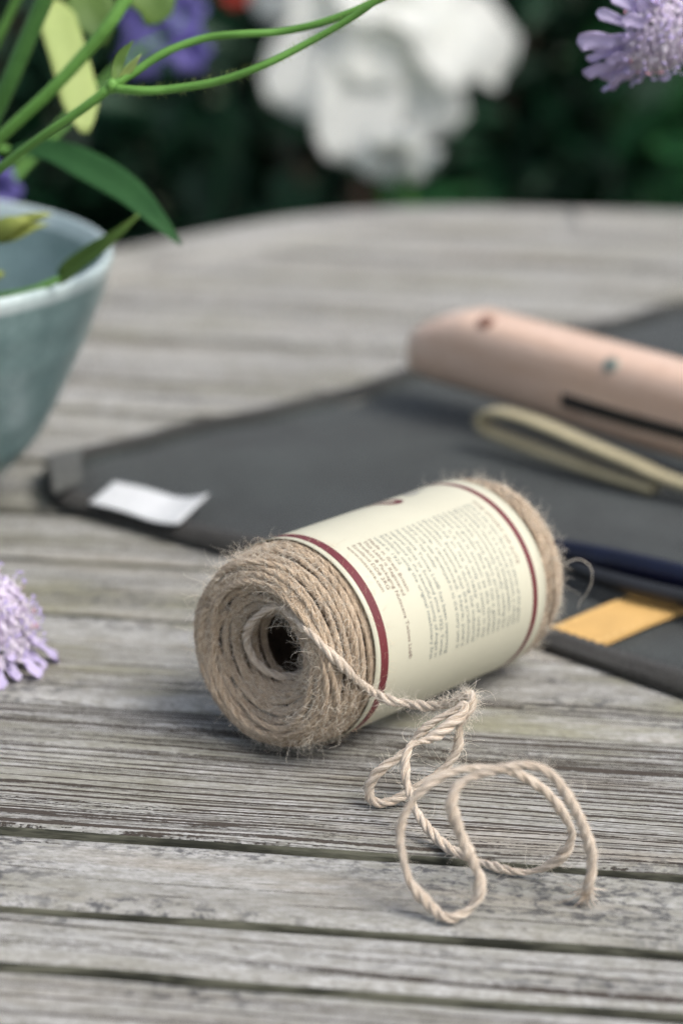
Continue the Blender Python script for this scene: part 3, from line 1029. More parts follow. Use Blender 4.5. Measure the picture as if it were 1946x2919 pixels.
def to_ball(P):
    P = np.asarray(P) - np.array([RC[0], RC[1], T])
    c_, s_ = math.cos(AX), math.sin(AX)
    return np.stack([P[:, 0] * c_ - P[:, 1] * s_, P[:, 0] * s_ + P[:, 1] * c_, P[:, 2]], 1)
kq = len(Cst) // 9
for i_ in range(3):
    Cst[:, i_] += np.interp(np.arange(len(Cst)), np.linspace(0, len(Cst), kq), rng.normal(0, 0.00028, kq))
Cst[:, 2] = np.maximum(Cst[:, 2], T + 0.0014)
Cst = np.stack([np.convolve(np.pad(Cst[:, i_], (2, 2), 'edge'), np.ones(5) / 5, 'valid') for i_ in range(3)], 1)
Lst = to_ball(Cst)
V, F, A = rope_data(Lst, 0.00150, 3, 0.0140, 8, s0=40.0, wob=0.20)
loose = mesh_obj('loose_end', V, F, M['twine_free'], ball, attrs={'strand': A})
loose['label'] = 'loose end of the twine pulled from the centre and curled on the planks'
t_, n_, b_ = frames(Lst)
cnt = 2200
# more hair near the kink
prob = np.ones(len(Lst)) * 0.45
kz = int(np.argmin(np.linalg.norm(Cst - STRAND[20], axis=1)))
prob += 5.0 * np.exp(-((np.arange(len(Lst)) - kz) / 16.0) ** 2)
prob += 1.5 * np.exp(-((np.arange(len(Lst)) - kz) / 50.0) ** 2)
ix = rng.choice(len(Lst), cnt, p=prob / prob.sum())
ph = rng.uniform(0, 2 * np.pi, cnt)
nn = np.cos(ph)[:, None] * n_[ix] + np.sin(ph)[:, None] * b_[ix]
pp = Lst[ix] + nn * 0.0012
V, F = fibres_data(pp, nn, t_[ix], 0.0015, 0.0065, 0.000055, 0.5, 1.0)
V[:, 2] = np.maximum(V[:, 2], 0.0003)
fb = mesh_obj('loose_fibres', V, F, M['fibre'], loose); fb['kind'] = 'stuff'
# frayed tip
tip = Lst[-6]
dirn = Lst[-1] - Lst[-8]; dirn /= np.linalg.norm(dirn)
Vs = []
for k in range(70):
    d = dirn + rng.normal(0, 0.34, 3)
    d /= np.linalg.norm(d)
    st_ = tip + rng.normal(0, 0.0007, 3)
    L = rng.uniform(0.004, 0.0085)
    bend = rng.normal(0, 0.0011, 3)
    P = np.array([st_, st_ + d * L * 0.5 + bend * 0.4, st_ + d * L + bend])
    P[:, 2] = np.maximum(P[:, 2], 0.0003)
    Cc, _s = catmull(P, 0.0012)
    Vs.append(tube_data(Cc, np.linspace(0.00020, 0.00008, len(Cc)), 4))
V, F = join(Vs)
tf = mesh_obj('frayed_tip', V, F, M['twine_free'], loose, attrs={'strand': V * 3}); tf['kind'] = 'stuff'

# ------------------------------------------------------------------ canvas sheet
MATP = np.array([(-0.138, 0.298), (0.01, 0.452), (0.15, 0.598), (0.30, 0.752), (0.45, 0.58), (0.57, 0.42), (0.43, 0.21), (0.30, -0.06), (0.22, -0.027), (0.125, 0.048), (0.0768, 0.093), (0.0, 0.1515), (-0.0512, 0.190), (-0.0901, 0.218), (-0.1305, 0.251)])
sheet = empty('canvas_sheet', (0.12, 0.30, T), 'dark charcoal canvas sheet with thick hem lying on the table', 'canvas')


def resample_closed(P, step):
    Q = np.vstack([P, P[:1]])
    out = []
    for a_, b_ in zip(Q[:-1], Q[1:]):
        n = max(1, int(np.linalg.norm(b_ - a_) / step))
        out += [a_ + (b_ - a_) * k / n for k in range(n)]
    return np.array(out)


mb = resample_closed(MATP, 0.006)
# soften the corners
for _ in range(3):
    mb = 0.5 * mb + 0.25 * (np.roll(mb, 1, 0) + np.roll(mb, -1, 0))
TM = 0.0044


def sheet_z(x, y):
    return TM + 0.0012 * np.sin(x * 31 + y * 11) + 0.0012 * np.sin(x * 13 - y * 37 + 1.0) + 0.0005 * np.sin(x * 71 + y * 53)


cen = np.array([0.17, 0.32])
o0 = np.array([0.12, 0.30])
rings = []
edge_j = 0.0004 * np.sin(np.arange(len(mb)) * 0.9) + 0.0003 * np.sin(np.arange(len(mb)) * 0.37)
HEMZ = {0.0018: 0.0016, 0.0042: 0.0036, 0.0070: 0.0044, 0.0098: 0.0038, 0.0118: 0.0010}
for ins, z in ((0.0016, 0.0002), (0.0002, 0.0012), (0.0, 0.0024), (0.0004, 0.0040), (0.0018, None), (0.0042, None), (0.0070, None), (0.0098, None), (0.0118, None), (0.0126, 'in'), (0.02, 'in')):
    q = offset_in(mb, ins + 0) if ins else mb.copy()
    q = q + (edge_j[:, None] * 0)
    if z is None: zz = sheet_z(q[:, 0], q[:, 1]) + HEMZ[ins]
    elif z == 'in': zz = sheet_z(q[:, 0], q[:, 1]) - (0.0020 if ins < 0.015 else 0.0009)
    else: zz = np.full(len(q), z)
    rings.append(np.c_[q - o0, zz])
base_q = offset_in(mb, 0.02)
for f in np.linspace(0.05, 1, 26):
    q = base_q + (cen - base_q) * f * 0.995
    rings.append(np.c_[q - o0, sheet_z(q[:, 0], q[:, 1]) - 0.0009])
V = np.vstack(rings)
n = len(mb)
hem_r = 7
def ring_faces(a_, b_):
    i = np.arange(a_, b_)[:, None] * n
    j = np.arange(n)[None]
    j2 = (j + 1) % n
    return np.stack([i + j, i + n + j, i + n + j2, i + j2], -1).reshape(-1, 4)
Fh = ring_faces(0, 8)
Fc = ring_faces(8, len(rings) - 1)
# orientation upwards
sgn = np.sign(np.cross(mb[1] - mb[0], cen - mb[0]))
if sgn > 0:
    Fh, Fc = Fh[:, ::-1], Fc[:, ::-1]
hem = mesh_obj('hem', V[:9 * n], Fh, M['canvas_hem'], sheet)
Fb = (Fc - 8 * n)
body = mesh_obj('cloth', V[8 * n:], Fb.tolist() + [[(len(rings) - 9) * n + k for k in range(n)]], M['canvas'], sheet)
# stitches along the hem
sq = offset_in(mb, 0.0104)
parts = []
d = np.r_[0, np.cumsum(np.linalg.norm(np.diff(np.vstack([sq, sq[:1]]), axis=0), axis=1))]
tot = d[-1]
Q = np.vstack([sq, sq[:1]])
for s in np.arange(0, tot, 0.0042):
    p = [np.array([np.interp(x, d, Q[:, 0]), np.interp(x, d, Q[:, 1])]) for x in (s, s + 0.0015, s + 0.003)]
    P = np.array([[a_[0] - o0[0], a_[1] - o0[1], sheet_z(a_[0], a_[1]) + 0.0036 + h] for a_, h in zip(p, (-0.0001, 0.0003, -0.0001))])
    parts.append(tube_data(P, 0.00035, 4))
V, F = join(parts)
st = mesh_obj('stitching', V, F, M['thread'], sheet); st['kind'] = 'stuff'


def patch(name, A_, B_, C_, D_, zf, mat, parent, org, nu=20, nv=12, thick=0.0006):
    """a thin four-cornered cloth piece; zf(u,v) gives its height above the table"""
    A_, B_, C_, D_ = [np.array(p[:2]) for p in (A_, B_, C_, D_)]
    u = np.linspace(0, 1, nu)[:, None, None]; v = np.linspace(0, 1, nv)[None, :, None]
    XY = (1 - u) * (1 - v) * A_ + u * (1 - v) * B_ + u * v * C_ + (1 - u) * v * D_
    Z = np.array([[zf(a_, b_) for b_ in np.linspace(0, 1, nv)] for a_ in np.linspace(0, 1, nu)])
    top = np.concatenate([XY - np.array(org[:2]), Z[..., None]], -1)
    bot = top.copy(); bot[..., 2] -= thick
    i = np.arange(nu - 1)[:, None] * nv; j = np.arange(nv - 1)[None]
    F = np.stack([i + j, i + nv + j, i + nv + j + 1, i + j + 1], -1).reshape(-1, 4)
    k = nu * nv
    E = []
    for r in range(nu - 1):
        E.append([r * nv, (r + 1) * nv, k + (r + 1) * nv, k + r * nv][::-1]); q = nv - 1
        E.append([r * nv + q, (r + 1) * nv + q, k + (r + 1) * nv + q, k + r * nv + q])
    for q in range(nv - 1):
        E.append([q, q + 1, k + q + 1, k + q]); r = (nu - 1) * nv
        E.append([r + q + 1, r + q, k + r + q, k + r + q + 1])
    return mesh_obj(name, np.vstack([top.reshape(-1, 3), bot.reshape(-1, 3)]), F.tolist() + (F[:, ::-1] + k).tolist() + E, mat, parent)


TG = [[-0.10899, 0.23054, 0.7462], [-0.10118, 0.26049, 0.7462], [-0.05739, 0.23295, 0.75], [-0.06833, 0.20189, 0.748]]
wt = patch('sewn_label', TG[0], TG[3], TG[2], TG[1], lambda u, v: 0.0088 + 0.0012 * math.sin(u * 5.5 + 0.4) * u + 0.0055 * max(0, u - 0.62) ** 1.5 * 4 * (0.35 + 0.65 * v), M['tag'], sheet, (0.12, 0.30))
wt['label'] = 'small blank white cloth label with a curled end'
TB = [[-0.13566, 0.29035, 0.746], [-0.12011, 0.3024, 0.746], [-0.11475, 0.25373, 0.746], [-0.12569, 0.23934, 0.746]]
tb = patch('hanging_tab', TB[0], TB[1], TB[2], TB[3], lambda u, v: 0.0100 + 0.0050 * math.sin(math.pi * v) ** 0.7 + 0.0006 * u, M['canvas_tab'], sheet, (0.12, 0.30), 10, 16, 0.0016)

# mustard leather strip sewn to the canvas
L0, L1_ = np.array((0.0752, 0.1005)), np.array((0.0925, 0.0838))
dirs = np.array((0.695, 0.719)) * 0.175
zf = lambda u, v: sheet_z(*(L0 + dirs * u)) + 0.0024
sp = patch('leather_strip', L0, L0 + dirs, L1_ + dirs, L1_, zf, M['mustard'], sheet, (0.12, 0.30), 24, 4, 0.0018)
for pg in sp.data.polygons: pg.use_smooth = False
sp['label'] = 'mustard yellow leather strip stitched to the canvas'
for off in (0.08, 0.92):
    parts = []
    for k in np.arange(0.02, 0.98, 0.03):
        a_ = L0 + (L1_ - L0) * off + dirs * k
        b2 = a_ + dirs / np.linalg.norm(dirs) * 0.0032
        za = sheet_z(*a_) + 0.0026
        parts.append(tube_data(np.array([(a_[0] - 0.12, a_[1] - 0.30, za - 0.0002), ((a_[0] + b2[0]) / 2 - 0.12, (a_[1] + b2[1]) / 2 - 0.30, za + 0.0001), (b2[0] - 0.12, b2[1] - 0.30, za - 0.0002)]), 0.0003, 4))
    V, F = join(parts)
    sx = mesh_obj('stitch_row', V, F, M['mustard_edge'], sp); sx['kind'] = 'stuff'

# ------------------------------------------------------------------ folded khaki strap
strap = empty('webbing_strap', (0.09, 0.35, T + 0.006), 'folded khaki webbing strap under the wooden saw handle', 'strap')
sd_ = np.array((0.775, -0.632)); sn_ = np.array((0.632, 0.775))
prof = [(0.098, 0.0022), (0.07, 0.0036), (0.04, 0.0062), (0.018, 0.0086), (0.005, 0.0104), (0.0, 0.0145), (0.005, 0.0188), (0.016, 0.0204), (0.035, 0.0190), (0.06, 0.0152), (0.085, 0.0115), (0.11, 0.0078), (0.16, 0.0070)]
Cp, _s = catmull(np.array([(a_, 0, z_) for a_, z_ in prof]), 0.002)
tt = np.gradient(Cp, axis=0); tt /= np.linalg.norm(tt, axis=1)[:, None]
nr = np.stack([-tt[:, 2], 0 * tt[:, 0], tt[:, 0]], 1)
hw = 0.0019
w0, w1 = 0.0, 0.009
org = np.array((0.0615, 0.3330))
loopp = []
for w_, h_ in ((w0, hw * 0.7), (w0 + 0.0008, hw), (w1 - 0.0008, hw), (w1, hw * 0.7), (w1, -hw * 0.7), (w1 - 0.0008, -hw), (w0 + 0.0008, -hw), (w0, -hw * 0.7)):
    q = Cp + nr * h_
    X = org[None] + q[:, 0:1] * sd_[None] + w_ * sn_[None]
    loopp.append(np.c_[X - np.array((0.09, 0.35)), q[:, 2] - 0.001])
A = np.array(loopp).transpose(1, 0, 2)
N_, K_ = A.shape[:2]
i = np.arange(N_ - 1)[:, None] * K_; j = np.arange(K_)[None]; j2 = (j + 1) % K_
F = np.stack([i + j, i + j2, i + K_ + j2, i + K_ + j], -1).reshape(-1, 4).tolist()
F.append([k for k in range(K_)][::-1]); F.append([(N_ - 1) * K_ + k for k in range(K_)])
mesh_obj('webbing', A.reshape(-1, 3), F, M['webbing'], strap)

# ------------------------------------------------------------------ folding saw with beech handle
hd = np.array((0.7085, -0.7057)); hn = np.array((-0.7057, -0.7085))     # along the handle, and towards the viewer's side
saw = empty('folding_saw', (0.0365, 0.4235, T), 'folding saw with pale beech wood handle and dark blade slot', 'saw', None, (0, 0, math.atan2(hd[1], hd[0])))
# local: x along the handle, -y towards the camera, z up
HL = 0.24
xs = np.array([0.0, 0.0012, 0.004, 0.009, 0.016, 0.026, 0.04, 0.07, 0.11, 0.15, 0.19, 0.225, 0.236, 0.24])
hy = np.array([0.0065, 0.0095, 0.0125, 0.0148, 0.0160, 0.0166, 0.0168, 0.0170, 0.0172, 0.0174, 0.0172, 0.0165, 0.0145, 0.010])
hz_ = np.array([0.0070, 0.0096, 0.0122, 0.0142, 0.0160, 0.0184, 0.0202, 0.0206, 0.0212, 0.0214, 0.0208, 0.0195, 0.017, 0.012])
zc = np.array([0.0205, 0.0206, 0.0210, 0.0220, 0.0236, 0.0258, 0.0278, 0.0272, 0.0262, 0.0256, 0.0256, 0.026, 0.026, 0.026]) + 0.0105
SLOT = (0.109, 0.228)
K = 44
ang = np.linspace(0, 2 * np.pi, K, endpoint=False)
# the slot is a real groove on the viewer's side: angle around section, centre at -y
xd = np.unique(np.r_[xs, np.linspace(0.03, 0.235, 60), SLOT[0] - 0.002, SLOT[0], SLOT[0] + 0.001, SLOT[0] + 0.003])
rows = []
for x in xd:
    a_, b_, z_ = np.interp(x, xs, hy), np.interp(x, xs, hz_), np.interp(x, xs, zc)
    ce, se = np.cos(ang), np.sin(ang)
    p = 3.1
    yy = a_ * np.sign(ce) * abs(ce) ** (2 / p); zz = b_ * np.sign(se) * abs(se) ** (2 / p)
    rows.append(np.stack([np.full(K, x), yy, z_ + zz], 1))
A = np.array(rows)
i = np.arange(len(xd) - 1)[:, None] * K; j = np.arange(K)[None]; j2 = (j + 1) % K
F = np.stack([i + j, i + j2, i + K + j2, i + K + j], -1).reshape(-1, 4).tolist()
F.append([k for k in range(K)][::-1]); F.append([(len(xd) - 1) * K + k for k in range(K)])
handle = mesh_obj('handle', A.reshape(-1, 3), F, M['beech'], saw)


def on_handle(x, phi):
    """point and outward normal on the handle; phi from straight up towards the camera side"""
    a_, b_, z_ = np.interp(x, xs, hy), np.interp(x, xs, hz_), np.interp(x, xs, zc)
    c_, s_ = -math.sin(phi), math.cos(phi)
    p = 3.1
    y = a_ * np.sign(c_) * abs(c_) ** (2 / p); z = b_ * np.sign(s_) * abs(s_) ** (2 / p)
    n = np.array([0, np.sign(c_) * abs(c_) ** (2 - 2 / p) / a_, np.sign(s_) * abs(s_) ** (2 - 2 / p) / b_]); n /= np.linalg.norm(n)
    return np.array([x, y, z_ + z]), n


# blade edge folded in its slot
parts = []
for xa in np.linspace(SLOT[0], SLOT[1], 30):
    pass
xr = np.linspace(SLOT[0], SLOT[1], 30)
top_, bot_ = [], []
for x in xr:
    p, n = on_handle(x, R_(92)); q, n2 = on_handle(x, R_(106))
    top_.append(p + n * 0.0004); bot_.append(q + n2 * 0.0004)
top_, bot_ = np.array(top_), np.array(bot_)
inw = np.array([0, 0.004, 0])
V = np.vstack([top_, bot_, top_ + inw, bot_ + inw])
n = len(xr)
F = []
for k in range(n - 1):
    F += [[k, k + 1, n + k + 1, n + k], [2 * n + k + 1, 2 * n + k, 3 * n + k, 3 * n + k + 1], [k + 1, k, 2 * n + k, 2 * n + k + 1], [n + k, n + k + 1, 3 * n + k + 1, 3 * n + k]]
F += [[0, n, 3 * n, 2 * n], [n - 1, 3 * n - 1, 4 * n - 1, 2 * n - 1]]
mesh_obj('blade', V, F, M['steel'], saw, smooth=False)


def disc_on_handle(name, x, phi, rx, ry, mat, h):
    p, n = on_handle(x, phi)
    ex = np.array([1.0, 0, 0]); ey = np.cross(n, ex)
    V, F = [], []
    k = 20
    for rr_, hh in ((1.0, -0.001), (1.0, h), (0.7, h + 0.0002)):
        for a_ in np.linspace(0, 2 * np.pi, k, endpoint=False):
            V.append(p + ex * rx * rr_ * math.cos(a_) + ey * ry * rr_ * math.sin(a_) + n * hh)
    for r in range(2):
        for q in range(k):
            F.append([r * k + q, r * k + (q + 1) % k, (r + 1) * k + (q + 1) % k, (r + 1) * k + q])
    F.append([2 * k + q for q in range(k)])
    return mesh_obj(name, V, F, mat, saw)


disc_on_handle('lanyard_hole', 0.054, R_(30), 0.0050, 0.0040, M['hole'], 0.0002)  # no hole is cut: a surface disc whose dark colour imitates its shade
disc_on_handle('pivot_pin', 0.135, R_(48), 0.0042, 0.0036, M['brass'], 0.0004)

# ------------------------------------------------------------------ secateurs with navy handles
sec = empty('secateurs', (0.11, 0.155, T + 0.006), 'secateurs with dark navy handles lying across the mustard strip', 'secateurs')
def loc_(P, o):
    return np.asarray(P) - np.asarray(o)
so = (0.11, 0.155, T + 0.006)
h1 = loc_([(0.0835, 0.1700, T + 0.0135), (0.092, 0.1655, T + 0.0145), (0.115, 0.151, T + 0.0145), (0.14, 0.1335, T + 0.0145), (0.17, 0.111, T + 0.0145), (0.20, 0.088, T + 0.0145)], so)
tube('handle', h1, [0.0046, 0.0058, 0.0062, 0.0062, 0.0060, 0.0055], M['navy'], sec, 14, 0.003)
h2 = loc_([(0.089, 0.1660, T + 0.0105), (0.100, 0.1500, T + 0.0108), (0.118, 0.1345, T + 0.0110), (0.142, 0.1195, T + 0.0112), (0.172, 0.103, T + 0.0125), (0.20, 0.088, T + 0.0135)], so)
tube('handle', h2, [0.0030, 0.0036, 0.0038, 0.0038, 0.0038, 0.0038], M['steel'], sec, 12, 0.003)
bl = loc_([(0.196, 0.091, T + 0.0130), (0.222, 0.079, T + 0.0130), (0.245, 0.058, T + 0.0125), (0.252, 0.033, T + 0.0125)], so)
V, F = blade(bl, 0.008, (0, 0, 1), 0.0, 5, 0.003, 0.004)
mesh_obj('blade', V, F, M['steel'], sec)
bl = loc_([(0.200, 0.085, T + 0.0095), (0.225, 0.062, T + 0.0095), (0.232, 0.040, T + 0.0095)], so)
V, F = blade(bl, 0.006, (0, 0, 1), 0.0, 5, 0.003, 0.004)
mesh_obj('anvil', V, F, M['steel'], sec)
V, F = lathe([(0.0, 0.0200), (0.004, 0.0198), (0.0048, 0.0185), (0.0048, 0.008), (0.0, 0.008)], 20)
V = V + np.array([0.203 - 0.11, 0.087 - 0.155, -0.006])
mesh_obj('pivot_bolt', V, F, M['brass'], sec)

# ------------------------------------------------------------------ bowl
bowl = empty('ceramic_bowl', (-0.2271, 0.249, T), 'blue grey glazed ceramic bowl holding cut flower stems', 'bowl')
po = np.array([(0.0, 0.0045), (0.052, 0.0045), (0.054, 0.0005), (0.060, 0.0), (0.0625, 0.002), (0.0655, 0.006), (0.0775, 0.0155), (0.0852, 0.0231), (0.0945, 0.034), (0.1004, 0.0449), (0.1054, 0.0550), (0.1071, 0.0590), (0.1082, 0.0615), (0.1158, 0.0789), (0.1224, 0.0971), (0.1252, 0.1070)])
pin = np.array([(0.1208, 0.107), (0.1200, 0.104), (0.1180, 0.0965), (0.1112, 0.079), (0.1035, 0.0615), (0.0958, 0.0455), (0.0895, 0.034), (0.079, 0.023), (0.064, 0.0145), (0.04, 0.0105), (0.0, 0.0095)])
rimp = np.array([(0.1252, 0.1070), (0.1260, 0.1092), (0.1265, 0.1115), (0.1262, 0.1132), (0.1250, 0.1142), (0.1236, 0.1138), (0.1225, 0.1118), (0.1214, 0.1090), (0.1208, 0.107)])
def fine_prof(P, step=0.002):
    C, s = catmull(np.c_[P, 0 * P[:, 0]], step)
    return C[:, :2]
def wobble(V, amt=0.0004):
    a_ = np.arctan2(V[:, 1], V[:, 0])
    r = np.hypot(V[:, 0], V[:, 1])
    k = 1 + (amt * np.sin(2 * a_ + 0.7) + amt * 0.6 * np.sin(3 * a_ + V[:, 2] * 30) + 0.00010 * np.sin(V[:, 2] * 420 + 0.4 * np.sin(a_))) / 0.12
    return np.c_[V[:, 0] * k, V[:, 1] * k, V[:, 2]]
oprof = fine_prof(po[1:])
V, F = lathe(np.vstack([[0.0001, 0.0045], oprof]), 120)
bo = mesh_obj('outer_wall', wobble(V), F, M['glaze'], bowl)
V, F = lathe(np.vstack([fine_prof(pin[:-1]), [0.0001, 0.0095]]), 120)
mesh_obj('inner_wall', wobble(V), F, M['glaze'], bowl)
V, F = lathe(fine_prof(rimp, 0.0008), 120)
rm = mesh_obj('rim', wobble(V), F, M['glaze_rim'], bowl)
rm['label'] = 'paler glazed lip of the bowl'

# ------------------------------------------------------------------ scabious heads
def scabious(root, R0, dome, ray_len, n_ray, droop, seed, nflor=150, nst=190):
    """built round local +z (the way the flower faces); origin at the base of the head"""
    lg = np.random.default_rng(seed)
    # green base and dome
    V, F = lathe([(0.0001, -0.004), (R0 * 0.35, -0.0035), (R0 * 0.6, -0.0015), (R0 * 0.72, 0.001), (R0 * 0.7, dome * 0.35), (R0 * 0.5, dome * 0.62), (R0 * 0.25, dome * 0.76), (0.0001, dome * 0.8)], 24)
    mesh_obj('receptacle', V, F, M['leaf_mid'], root)
    # ray florets: three unequal lobes each
    for k in range(n_ray):
        a0 = 2 * np.pi * (k + lg.uniform(-0.25, 0.25)) / n_ray * (1 if k < 99 else 1)
        row = k % 2
        parts = []
        L = ray_len * lg.uniform(0.85, 1.12) * (1.0 if row == 0 else 0.8)
        dr = droop + lg.uniform(-0.18, 0.18) + (0.25 if row else 0)
        for da, fl, fw in ((0.0, 1.0, 0.19), (0.38, 0.80, 0.14), (-0.38, 0.80, 0.14)):
            a = a0 + da * 0.45
            a2 = a0 + da * 1.15
            e1 = np.array([math.cos(a), math.sin(a), 0]); e2 = np.array([math.cos(a2), math.sin(a2), 0])
            z0 = 0.001 + row * dome * 0.22
            b0 = e1 * R0 * (0.62 - 0.06 * row) + np.array([0, 0, z0])
            l2 = L * fl
            P = [b0, b0 + e2 * l2 * 0.33 + np.array([0, 0, l2 * (0.16 + dr * 0.2)]), b0 + e2 * l2 * 0.70 + np.array([0, 0, l2 * dr * 0.45]), b0 + e2 * l2 * (0.98 - 0.1 * abs(dr)) + np.array([0, 0, l2 * dr * 0.95 - 0.08 * l2])]
            nrm = np.array([0, 0, 1.0]) * 0.9 - e2 * dr * 0.6
            pf = lambda u: np.clip(0.30 + 0.75 * u - 0.05, 0.2, 1) * np.clip((1.02 - u) * 9, 0.25, 1) ** 0.6
            parts.append(blade(P, l2 * fw, nrm, 0.18, 5, 0.00022, l2 / 11, pf, curl=-0.25, wave=0.16))
        V, F = join(parts)
        mesh_obj('petal', V, F, M['lilac'], root)
    # disc florets: small tubular stars packed over the dome
    fl, st_, an, ap = [], [], [], []
    ga = math.pi * (3 - 5 ** 0.5)
    for k in range(nflor):
        f = (k + 0.5) / nflor
        phi = math.acos(1 - f * 0.93)
        th = k * ga
        c_, s_ = math.cos(phi), math.sin(phi)
        d = np.array([s_ * math.cos(th), s_ * math.sin(th), c_])
        p = np.array([d[0] * R0 * 0.72, d[1] * R0 * 0.72, d[2] * dome * 0.74 + 0.001])
        nn = np.array([d[0] / R0, d[1] / R0, d[2] / dome]); nn /= np.linalg.norm(nn)
        L = R0 * lg.uniform(0.22, 0.34)
        tip = p + nn * L
        u = np.cross(nn, (0.3, 0.5, 0.8)); u /= np.linalg.norm(u); w = np.cross(nn, u)
        fl.append(tube_data(np.array([p, p + nn * L * 0.6, tip]), [R0 * 0.03, R0 * 0.045, R0 * 0.075], 5))
        for q in range(4):
            a = q * math.pi / 2 + lg.uniform(0, 1)
            dd = u * math.cos(a) + w * math.sin(a)
            sd = np.cross(nn, dd)
            l3 = R0 * lg.uniform(0.10, 0.17)
            A0 = tip + dd * R0 * 0.05
            tipp = A0 + dd * l3 + nn * l3 * lg.uniform(0.0, 0.7)
            Vq = np.array([A0 - sd * l3 * 0.3, A0 + sd * l3 * 0.3, A0 + dd * l3 * 0.6 + sd * l3 * 0.4 + nn * l3 * 0.2, tipp, A0 + dd * l3 * 0.6 - sd * l3 * 0.4 + nn * l3 * 0.2])
            fl.append((Vq, [[0, 1, 2, 3, 4]]))
    for k in range(nst):
        f = lg.random()
        phi = math.acos(1 - f * 0.95)
        th = lg.uniform(0, 2 * np.pi)
        c_, s_ = math.cos(phi), math.sin(phi)
        d = np.array([s_ * math.cos(th), s_ * math.sin(th), c_])
        p = np.array([d[0] * R0 * 0.78, d[1] * R0 * 0.78, d[2] * dome * 0.80 + 0.001])
        nn = np.array([d[0] / R0, d[1] / R0, d[2] / dome]) ; nn /= np.linalg.norm(nn)
        nn = nn + lg.normal(0, 0.16, 3); nn /= np.linalg.norm(nn)
        L = R0 * lg.uniform(0.35, 0.58)
        e_ = p + nn * L
        st_.append(tube_data(np.array([p, p + nn * L * 0.5, e_]), 0.00016, 4))
        sd = np.cross(nn, lg.normal(0, 1, 3)); sd /= np.linalg.norm(sd)
        cap_ = tube_data(np.array([e_ - sd * 0.0011, e_ - sd * 0.0004, e_ + sd * 0.0004, e_ + sd * 0.0011]), [0.0002, 0.00042, 0.00042, 0.0002], 5)
        (ap if lg.random() < 0.14 else an).append(cap_)
    V, F = join(fl); o = mesh_obj('disc_florets', V, F, M['lilac_pale'], root, smooth=False); o['kind'] = 'stuff'
    V, F = join(st_); o = mesh_obj('filaments', V, F, M['stamen'], root); o['kind'] = 'stuff'
    V, F = join(an); o = mesh_obj('anthers', V, F, M['anther'], root); o['kind'] = 'stuff'
    V, F = join(ap); o = mesh_obj('anthers', V, F, M['anther_pink'], root); o['kind'] = 'stuff'


def aim(o, direction, spin=0.0):
    q = Vector(direction).normalized().to_track_quat('Z', 'Y')
    o.rotation_euler = (q.to_matrix() @ Matrix.Rotation(spin, 3, 'Z')).to_euler()


# flower lying on the planks at the left edge
sl = empty('scabious_bloom', [-0.1313, 0.0633, 0.74], 'lilac scabious bloom lying on the planks at the left edge', 'flower', 'scabious blooms')
sl.location.z += 0.0075
aim(sl, (0.10, -0.16, 1.0), 0.4)
scabious(sl, 0.0185, 0.0315, 0.0165, 18, -0.30, 11, 240, 190)
tube('stem', np.array([(0, 0, -0.002), (-0.004, 0.004, -0.0058), (-0.03, 0.012, -0.0060), (-0.09, 0.03, -0.012)]), [0.0013, 0.0011], M['stem'], sl, 8)

# ------------------------------------------------------------------ cut stems standing in the bowl
def stem_thing(name, label, path, rad, mat, group='cut stems in the bowl', extend=True):
    P = np.array(path)
    # the lower end runs down to the bottom of the bowl
    if extend:
        foot = np.array([-0.232 + 0.25 * (P[0, 0] + 0.227), 0.249 + 0.25 * (P[0, 1] - 0.249), T + 0.016])
        P = np.vstack([foot, P])
    o = empty(name, tuple(P[0]), label, 'flower stem', group)
    tube('stem', P - P[0], rad, mat, o, 10, 0.004)
    return o, P[0]


sm, org_ = stem_thing('scabious_flower', 'forked green stem arching from the bowl to the hanging lilac scabious', [[-0.21432, 0.19058, 0.8322], [-0.17103, 0.17268, 0.87314], [-0.13986, 0.12997, 0.90302], [-0.12746, 0.1129, 0.915], [-0.10939, 0.09694, 0.93028], [-0.0946, 0.09011, 0.94136], [-0.0839, 0.08771, 0.94993]], [0.0020, 0.0017], M['stem'])
B1 = np.array([[-0.0839, 0.08771, 0.94993], [-0.07613, 0.08938, 0.95488], [-0.06566, 0.09165, 0.96164], [-0.0521, 0.09331, 0.96659], [-0.03822, 0.08886, 0.96903], [-0.02463, 0.08926, 0.97023], [-0.00806, 0.08563, 0.97514], [0.00972, 0.0831, 0.9833], [0.03037, 0.0866, 0.99373], [0.05442, 0.09406, 1.00022], [0.07747, 0.09888, 0.99887], [0.09083, 0.10677, 0.99096], [0.09718, 0.12968, 0.98066], [0.10017, 0.13784, 0.97667]]); B2 = np.array([[-0.08328, 0.08748, 0.94922], [-0.07248, 0.08226, 0.94939], [-0.06191, 0.08259, 0.95037], [-0.04658, 0.07851, 0.95394], [-0.0315, 0.07528, 0.96002], [-0.01675, 0.07778, 0.96747], [-0.00202, 0.07556, 0.97655], [0.00813, 0.07293, 0.98442], [0.02109, 0.07704, 0.99665], [0.02816, 0.08086, 1.00803]])
tube('branch', B1 - org_, [0.0015, 0.0014, 0.0013, 0.0011, 0.0010], M['stem'], sm, 10, 0.003)
tube('branch', B2 - org_, [0.0017, 0.0014, 0.0012, 0.0009], M['stem'], sm, 10, 0.003)
for nm, P, w_ in (('bract', [[-0.0833, 0.08782, 0.95023], [-0.08302, 0.09459, 0.95471], [-0.08133, 0.09631, 0.95983], [-0.07718, 0.09796, 0.96472]], 0.0022), ('bract', [[-0.0821, 0.08802, 0.95084], [-0.07824, 0.08759, 0.95584], [-0.07357, 0.0863, 0.96141]], 0.0016)):
    V, F = blade(np.array(P) - org_, w_, (0.5, -0.8, 0.3), 0.3, 5, 0.0004, 0.002)
    mesh_obj(nm, V, F, M['leaf_pale'] if w_ < 0.002 else M['leaf_mid'], sm)
